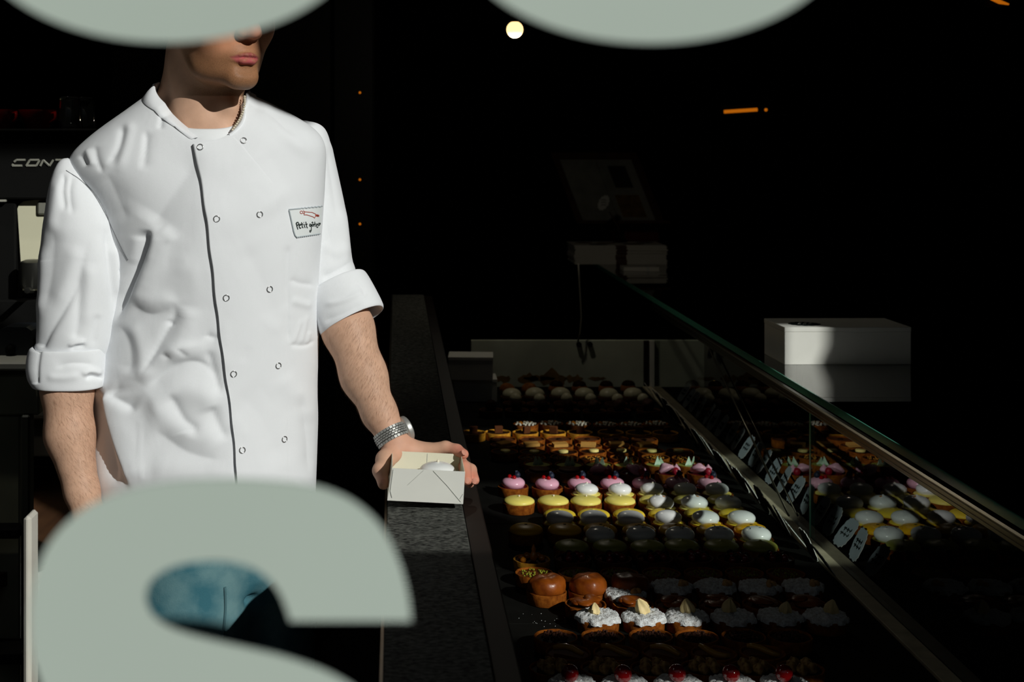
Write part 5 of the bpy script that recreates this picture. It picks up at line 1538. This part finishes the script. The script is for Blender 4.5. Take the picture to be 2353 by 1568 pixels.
txt = [ # Petit gateau, cut by the sleeve
 [(585,900),(600,990),(635,1105)], [(575,930),(590,880),(640,868),(658,910),(640,960),(600,985)],
 [(672,990),(715,975),(722,940),(695,925),(672,960),(678,1030),(705,1070),(740,1050)],
 [(752,870),(770,960),(785,1040),(810,1050)], [(735,945),(800,925)],
 [(835,925),(850,1000),(875,1052)], [(828,868),(832,880)],
 [(893,850),(910,950),(930,1040),(950,1055)], [(880,945),(945,930)],
 [(1065,940),(1030,925),(1015,960),(1025,1005),(1060,990),(1068,940),(1075,1040),(1075,1120),(1050,1190),(1025,1185),(1020,1150),(1045,1130)],
 [(1140,935),(1105,925),(1092,960),(1105,1000),(1135,980),(1142,935),(1148,1005)], [(1088,890),(1108,862),(1132,888)],
 [(1185,850),(1190,930),(1200,1015)], [(1160,940),(1215,925)],
 [(1238,980),(1275,960),(1278,930),(1255,920),(1238,955),(1245,1010),(1265,1045),(1295,1020)],
 [(1345,905),(1315,900),(1300,940),(1312,985),(1340,960),(1350,905),(1352,960)], [(1362,890),(1366,930)]]
jpart('lettering', draped([sub([Pz(*p) for p in pl], 1.5) for pl in txt], .00078, .0019).mesh('lettering', True), M['ink'])

# collar band
band = []
for k in range(NC):
    band.append(G[0, k].copy())
band = np.array(band); bx, by = proj(band)
def off_at(u, v):
    if v > 0:
        dx = np.interp(u, [-1,-.97,-.54,-.23,-.04,.05,.3,.45,.6,1], [27,29,24,24,20,14,-9,-10,-7,-4]); dy = np.interp(u, [-1,-.97,-.54,-.23,-.04,.05,.3,.45,.6,1], [-30,-33,-17,-2,-5,-4,1,-7,-8,-10])
        dY = np.interp(u, [-1,-.54,-.2,.1,.4,1], [.004,.014,.020,.020,.016,.004])
    else: dx, dy, dY = -10*u, -24, -.006
    return dx, dy, dY
top = []; mid = []
for k in range(NC):
    dx, dy, dY = off_at(cu_[k], su_[k]); Yk = band[k, 1] + dY
    top.append(np.array(W(bx[k]+dx, by[k]+dy, Yk))); 
    dxm = .5*dx - (2 if cu_[k] < -.1 and su_[k] > 0 else 0)
    mid.append(np.array(W(bx[k]+dxm, by[k]+dy*.5, band[k, 1]+dY*.4)))
low = band + np.array([0, .004, -.006])
base_ = band + np.stack([0*cu_, -.003*np.maximum(su_, 0), 0*cu_], -1)
inner = np.array(top) + np.stack([-.002*cu_, .003*su_, -.002+0*cu_], -1)
inlow = low + np.stack([-.006*cu_, .008*su_, 0*cu_], -1)
gap = (su_ > 0) & (cu_ > -.02) & (cu_ < .27)
CG = np.stack([low, base_, np.array(mid), np.array(top), inner, inlow], 0)
Fc = [tuple(int(v) for v in f) for f, g_ in zip(grid_faces(6, NC), np.tile(gap, 5)) if not g_]
jpart('collar', mesh_np('collar', CG.reshape(-1, 3), Fc), M['cloth'])

# sleeves: rings square to the arm
def tube_grid(pts, ra, rb, nr, nc, frame=(0, -1, 0), power=2.2, axis=None):
    P = np.array(catmull([tuple(p) for p in pts], 10)); t = np.linspace(0, 1, len(P)); tk = np.linspace(0, 1, len(pts))
    tq = np.linspace(0, 1, nr); C = np.stack([np.interp(tq, t, P[:, i]) for i in range(3)], -1)
    A = smooth_table(tq, tk, np.array(ra), .022); B_ = smooth_table(tq, tk, np.array(rb), .022)
    T = np.gradient(C, axis=0)
    if axis is not None: T = np.tile(np.array(axis, float), (len(C), 1))
    T /= np.linalg.norm(T, axis=1, keepdims=True)
    f = np.array(frame, float); f = f[None] - (T @ f)[:, None]*T; f /= np.linalg.norm(f, axis=1, keepdims=True)
    s_ = np.cross(f, T)
    a = np.linspace(0, 2*np.pi, nc, endpoint=False)
    ca, sa = sgnpow(np.cos(a), 2/power), sgnpow(np.sin(a), 2/power)
    return C[:, None] + s_[:, None]*(ca[None, :, None]*A[:, None, None]) + f[:, None]*(sa[None, :, None]*B_[:, None, None])
def cloth_tube(name, pts, ra, rb, nr, nc, strokes, mfun=jpart, power=2.2, m=None, extra=None, axis=None):
    Gs = tube_grid(pts, ra, rb, nr, nc, power=power, axis=axis)
    if extra is not None: Gs = extra(Gs)
    Ns = grid_normals(Gs); ctr = Gs.mean(1, keepdims=True)
    if ((Gs-ctr)*Ns).sum() < 0: Ns = -Ns
    x, y = proj(Gs); fr_ = np.clip((-Ns[..., 1]+.15)/.4, 0, 1)
    Gs = Gs + Ns*(folds_disp(x, y, strokes)*fr_)[..., None]
    return mfun(name, mesh_np(name, Gs.reshape(-1, 3), grid_faces(nr, nc)), m or M['cloth']), BVHTree.FromPolygons([Vector(v) for v in Gs.reshape(-1, 3)], [tuple(f) for f in grid_faces(nr, nc).tolist()])
SL = [([(148,394),(142,440),(148,490)], 5, 11, -5), ([(136,410),(126,470),(116,540)], 12, 12, 3), ([(168,395),(160,440),(166,500)], 5, 10, -3.5),
      ([(210,530),(191,596),(175,659),(147,711),(116,760),(94,802)], 24, 9, -6, .45, .02), ([(180,560),(160,640),(120,715)], 22, 22, 3.5),
      ([(194,610),(182,676),(179,739),(171,785)], 9, 18, -4.5, .4, .1), ([(208,600),(202,680),(196,760)], 18, 18, 3),
      ([(156,797),(174,788),(198,784)], 7, 4, 4.5), ([(160,803),(176,796),(200,795)], 5, 5, -4),
      ([(123,520),(116,630),(98,711)], 20, 34, -4, .2, .2), ([(242,520),(252,624),(258,670),(256,720)], 7, 14, -6, .2, .3), ([(262,560),(270,630),(268,690)], 9, 9, 4),
      ([(226,720),(219,760),(214,802)], 8, 8, -3), ([(272,616),(280,621),(290,622)], 5, 4, -3.5), ([(288,575),(299,606),(290,640)], 12, 12, 4),
      ([(100,560),(92,660),(90,740)], 10, 10, 2.5), ([(210,420),(225,480),(240,540)], 22, 22, 2.5)]
def arm_rows(rows, Y, dr):
    P = []; A = []; B_ = []
    for (y, l, r_, dY, d_) in rows:
        Yk = Y+dY; P.append(W((l+r_)/2, y, Yk)); A.append((r_-l)/2/FP*Yk); B_.append(d_)
    return P, A, B_
P, A, B_ = arm_rows([(368,152,164,.045,.010),(376,144,172,.043,.022),(392,130,186,.038,.036),(414,120,204,.032,.046),(446,110,230,.024,.054),(492,102,256,.016,.060),(535,95,276,.010,.062),(575,90,292,.006,.062),(602,88,299,.004,.062),(640,89,296,.0,.060),(700,86,278,-.005,.057),(760,83,262,-.01,.054),(800,80,250,-.01,.050),(850,84,236,-.01,.046)], 2.215, 0)
_, SLB = cloth_tube('sleeve', P, A, B_, 190, 120, SL, power=2.0)
# rolled cuff: thick doubled band
CF = [([(93,800),(87,840),(86,884)], 10, 3, -3.5, .05, .05), ([(128,850),(160,836),(222,838)], 6, 12, -3), ([(190,866),(206,854),(238,862)], 5, 8, 4), ([(196,872),(214,866),(240,872)], 4, 8, -5), ([(104,866),(150,868),(190,860)], 10, 8, 2)]
P, A, B_ = arm_rows([(806,92,236,0,.044),(799,82,242,0,.051),(797,76,244,0,.054),(802,70,245,0,.0555),(820,65,246,0,.0565),(845,63,246,0,.0568),(868,67,245,0,.056),(882,76,242,0,.0555),(886,80,240,0,.054),(884,88,236,0,.0525),(862,92,232,0,.051)], 2.203, 0)
cloth_tube('cuff', P, A, B_, 100, 130, CF, power=2.5, axis=(0, 0, -1))
SR = [([(752,330),(765,420),(780,520)], 12, 9, -3), ([(742,420),(752,520),(770,620)], 16, 14, -3.5), ([(790,470),(796,560),(790,640)], 12, 10, 3), ([(735,640),(770,625),(808,600)], 12, 10, -4), ([(740,560),(775,580),(800,560)], 12, 12, 2.5), ([(738,665),(780,650),(815,640)], 9, 9, 3)]
P, A, B_ = arm_rows([(296,690,736,.03,.012),(303,672,748,.026,.030),(318,660,757,.02,.044),(345,650,765,.016,.052),(400,645,776,.01,.057),(500,650,797,.0,.058),(600,660,809,-.01,.058),(640,664,820,-.015,.057),(690,676,830,-.02,.053),(722,690,832,-.025,.050)], 2.315, 0)
cloth_tube('sleeve', P, A, B_, 150, 110, SR)
ax_ = np.array(W(812,742,2.262)) - np.array(W(768,650,2.285)); 
def along(t): return Vector(np.array(W(768,650,2.285)) + ax_*t)
CR = [([(740,700),(790,690),(840,665)], 7, 6, 2.5), ([(738,740),(790,720),(842,694)], 12, 9, -2.5), ([(815,642),(832,660),(845,685)], 6, 5, -2.5)]
cloth_tube('cuff', [along(t) for t in (.18,.06,.10,.25,.5,.75,.92,.98,.9,.72)], [.046,.0495,.053,.0545,.0555,.0560,.0555,.0525,.049,.046], [.046,.049,.052,.0535,.054,.054,.0535,.051,.048,.045], 80, 110, CR, axis=ax_/np.linalg.norm(ax_))
# the seam where each sleeve is set in
bb = MB()
def hits(x, y, off):
    c = [h for h in (hit(x, y, off), hit(x, y, off, SLB)) if h is not None]
    return min(c, key=lambda h: (h-CAMP).length) if c else W(x, y, 2.2)
bb.tube([hits(x, y, .0004) for x, y in catmull([(152,392),(185,414),(215,446),(242,492),(262,535),(280,572),(294,598)], 5)], .0007, 5)
jpart('seam', bb.mesh('seam', True), mat('seam_shade', (120,122,126), rough=.95, spec=.05))

# undershirt: a ring round the base of the neck
def neck_ring():
    n = 90; rows = []
    a = np.linspace(0, 2*np.pi, n, endpoint=False); c, s_ = np.cos(a), np.sin(a)
    cx = np.array(W(486,300,2.25))
    V = []
    for (dr, dz, dYf) in ((-.004,.0,0),(0,.002,0),(.004,.000,-.003),(.010,-.014,-.003),(.016,-.045,-.004)):
        rx, ry = .066+dr, .068+dr*1.0
        x = cx[0] + rx*c; Y = cx[1] - ry*s_; z = cx[2] + dz + np.where(s_ > 0, .055*(1-s_)**1.5, .055+.010*(-s_))
        V.append(np.stack([x, Y, z], -1))
    return mesh_np('undershirt', np.concatenate(V), grid_faces(5, n))
mpart('undershirt', neck_ring(), M['tee'])
# shell necklace glimpsed inside the collar
nk = empty('necklace'); nk.parent = man
for i, (x, y, Y) in enumerate(catmull([(562,222,2.212),(562,240,2.200),(556,262,2.190),(547,280,2.183),(534,298,2.178)], 4)):
    bb = MB(); bb.ball((0,0,0), .0022, 8, sq=(1,1,.8)); o = link('bead', bb.mesh('bead', True), M['bead'], nk); o.location = W(x, y, Y) - man.location

# ---- jeans and shoes
jd = SDF()
jd.cap(pw(430,1230,2.265), pw(600,1230,2.30), .118, .112, .05)
jd.cap(pw(428,1280,2.235), pw(432,1760,2.20), .106, .088, .03)
jd.cap(pw(594,1290,2.315), pw(590,1760,2.33), .100, .085, .03)
jd.cap(pw(432,1760,2.20), Vector((W(425,300,2.25).x, 2.25, .14)), .088, .062, .03)
jd.cap(pw(590,1760,2.33), Vector((W(600,300,2.34).x, 2.34, .14)), .085, .062, .03)
jd.cap(pw(430,1230,2.265), pw(470,1150,2.27), .105, .105, .05)
jd.cap(pw(510,1300,2.19), pw(505,1350,2.20), .010, .008, .02)
jd.cap(pw(508,1345,2.205), pw(600,1392,2.20), .009, .005, .02, 's')
jd.cap(pw(512,1372,2.20), pw(585,1330,2.195), .006, .004, .02)
VJ, FJ = surface_nets(jd.ev, (-.60, 2.0, .10), (.02, 2.52, CZ-.45), .005)
mpart('jeans', mesh_np('jeans', VJ, FJ), M['denim'])
bb = MB()
JB = BVHTree.FromPolygons([Vector(v) for v in VJ], [tuple(f) for f in FJ.tolist()])
st = [hit(x, y, .001, JB) for x, y in catmull([(517,1350),(518,1400),(514,1450),(510,1500)], 5)]
bb.tube([p for p in st if p], .0022, 6); mpart('inseam', bb.mesh('inseam', True), mat('seam_denim', (70,104,110), rough=.95))
for (x, Y) in ((425,2.25),(600,2.34)):
    X = W(x,300,Y).x; bb = MB()
    prof = [(0,0)]
    V = []; n = 28
    for (z, k_) in ((0,.96),(.02,1.0),(.045,.93),(.075,.7),(.13,.52)):
        for i in range(n):
            a = 2*math.pi*i/n; L_ = .15 if math.sin(a) > 0 else .075
            sh = max(0, math.sin(a)); zz = z*(1-.55*sh*min(1, z/.05))
            V.append((X + .046*k_*math.cos(a), Y - L_*k_*math.sin(a)*(1 if z < .06 else .6), zz))
    F = [tuple(reversed(range(n)))]
    for r_ in range(4):
        for i in range(n): F.append((r_*n+i, r_*n+(i+1) % n, (r_+1)*n+(i+1) % n, (r_+1)*n+i))
    F.append(tuple(range(4*n, 5*n)))
    bb.add(V, F); mpart('shoe', bb.mesh('shoe', True, 60), M['shoe'])

# ---- wristwatch
wt = empty('wristwatch'); wt.parent = man
wc = Vector(pw(899,1002,2.187)); axis = (Vector(pw(915,1032,2.18)) - Vector(pw(878,962,2.198))).normalized()
fdir = Vector((.82,.42,.38)); fdir = (fdir - axis*fdir.dot(axis)).normalized(); sdir = axis.cross(fdir)
ra_, rb_ = .0245, .0245
bb = MB(); NL = 30
for i in range(NL):
    a = 2*math.pi*i/NL
    if abs((a+math.pi) % (2*math.pi) - math.pi) < .62: continue
    for j, (w0, w1, h_) in enumerate(((-.0102,-.0056,.0016),(-.0050,-.0018,.0024),(-.0014,.0014,.0024),(.0018,.0050,.0024),(.0056,.0102,.0016))):
        a0 = a + (.5 if 0 < j < 4 and j != 2 else 0)*2*math.pi/NL
        da = 2*math.pi/NL*.46
        V = []
        for (rr_, aa, ww) in ((0,-da,w0),(0,da,w0),(0,da,w1),(0,-da,w1),(h_,-da*.86,w0+.0004),(h_,da*.86,w0+.0004),(h_,da*.86,w1-.0004),(h_,-da*.86,w1-.0004)):
            an = a0+aa; V.append(wc + (fdir*math.cos(an)*(ra_+rr_) + sdir*math.sin(an)*(rb_+rr_)) + axis*ww - man.location)
        bb.add(V, [(3,2,1,0),(4,5,6,7),(0,1,5,4),(1,2,6,5),(2,3,7,6),(3,0,4,7)])
link('bracelet', bb.mesh('bracelet'), M['watchsteel'], wt)
bb = MB(); V = []; F = []; n = 48
for (rr_, ww) in ((-.0006,-.0096),(.0004,-.0092),(.0004,.0092),(-.0006,.0096)):
    for i in range(n):
        an = .5 + (2*math.pi-1.0)*i/(n-1); V.append(wc + fdir*math.cos(an)*(ra_+rr_) + sdir*math.sin(an)*(rb_+rr_) + axis*ww - man.location)
for j in range(3):
    for i in range(n-1): F.append((j*n+i, j*n+i+1, (j+1)*n+i+1, (j+1)*n+i))
bb.add(V, F); link('bracelet_core', bb.mesh('bracelet_core', True), M['darksteel'], wt)
def disc_on(cen, nrm, prof, n=40):
    t = axis; s2 = nrm.cross(t).normalized(); bb = MB(); V = []; F = []
    for (r_, z) in prof:
        for i in range(n):
            an = 2*math.pi*i/n; V.append(cen + nrm*z + (t*math.cos(an)+s2*math.sin(an))*r_)
    for q_ in range(len(prof)-1):
        for i in range(n): F.append((q_*n+i, q_*n+(i+1) % n, (q_+1)*n+(i+1) % n, (q_+1)*n+i))
    F.append(tuple(reversed(range(n)))); F.append(tuple(range((len(prof)-1)*n, len(prof)*n)))
    bb.add(V, F); return bb
cc = wc + fdir*.0225 - man.location
link('case', disc_on(cc, fdir, [(.0175,-.002),(.0200,.001),(.0205,.004),(.0200,.0072),(.0178,.009)]).mesh('case', True, 30), M['watchsteel'], wt)
link('dial', disc_on(cc, fdir, [(.0176,.0088),(.0172,.0098),(.0160,.0102)]).mesh('dial', True, 30), M['dial'], wt)

# ------------------------------------------------------------------ the little open cake box he holds
c0 = W(890,1150.5,2.052); rz_ = math.atan2(W(1064,1159,2.052).z-c0.z, W(1064,1159,2.052).x-c0.x)
hb = empty('open_cake_box', c0); hb.rotation_euler.y = -rz_
tag(hb, 'small open white cake box held in the man\'s hand above the worktop', 'box')
wB, dB, hF = .1095, .108, .0475
b = MB(); t_ = .0008
b.box((0,0,0), (wB,dB,t_)); b.build('base', M['carton'], hb)
b = MB(); b.add([(0,0,0),(wB,0,0),(wB+.0005,-.0025,hF),(.0045,-.0025,hF),(0,t_,0),(wB,t_,0),(wB+.0005,-.0025+t_,hF),(.0045,-.0025+t_,hF)], [(0,1,2,3),(7,6,5,4),(1,0,4,5),(2,1,5,6),(3,2,6,7),(0,3,7,4)]); fp_ = b.build('front_wall', M['carton'], hb)
b = MB(); b.box((.004,dB-t_,0), (wB-.002,dB,.0485)); b.build('back_wall', M['carton_in'], hb)
b = MB(); b.add([(0,t_,0),(0,dB,0),(.004,dB,.0485),(.0045,t_,hF),(t_,t_,0),(t_,dB,0),(.004+t_,dB,.0485),(.0045+t_,t_,hF)], [(0,1,2,3),(7,6,5,4),(1,0,4,5),(2,1,5,6),(3,2,6,7),(0,3,7,4)]); b.build('side_wall', M['carton_in'], hb)
b = MB(); b.box((wB-t_,t_,0), (wB,dB-t_,hF+.0005)); b.build('side_wall', M['carton_in'], hb)
b = MB()   # folded corner flaps and the slot in the front
def fr_pt(u, v): return Vector((u, -.0025*v/hF-.0006, v))
M['crease'] = mat('carton_crease', (172,174,168), rough=.8, spec=.1)
b.tube([fr_pt(.064,hF-.001), fr_pt(.085,.026), fr_pt(.106,.003)], .00032, 5); b.tube([fr_pt(.050,hF-.001), fr_pt(.028,.024)], .00022, 5); b.tube([fr_pt(.0062,hF-.002), fr_pt(.0035,.014), fr_pt(.0065,.0045)], .00045, 5); b.tube([fr_pt(.1045,.0075), fr_pt(.1085,.015)], .0003, 5)
b.build('flap_crease', M['crease'], hb)
b = MB(); b.box((.0575,dB-t_-.0004,.022), (.0583,dB-t_,.047)); b.build('slot', M['crease'], hb)
ck = empty('meringue_tart', hb.matrix_basis @ Vector((.074,.066,.0012)))
tag(ck, 'white meringue tart with a pearl inside the small open box', 'pastry')
tart('white_yellow', ck, q, False)
for o in list(ck.children): o.location.z -= .004
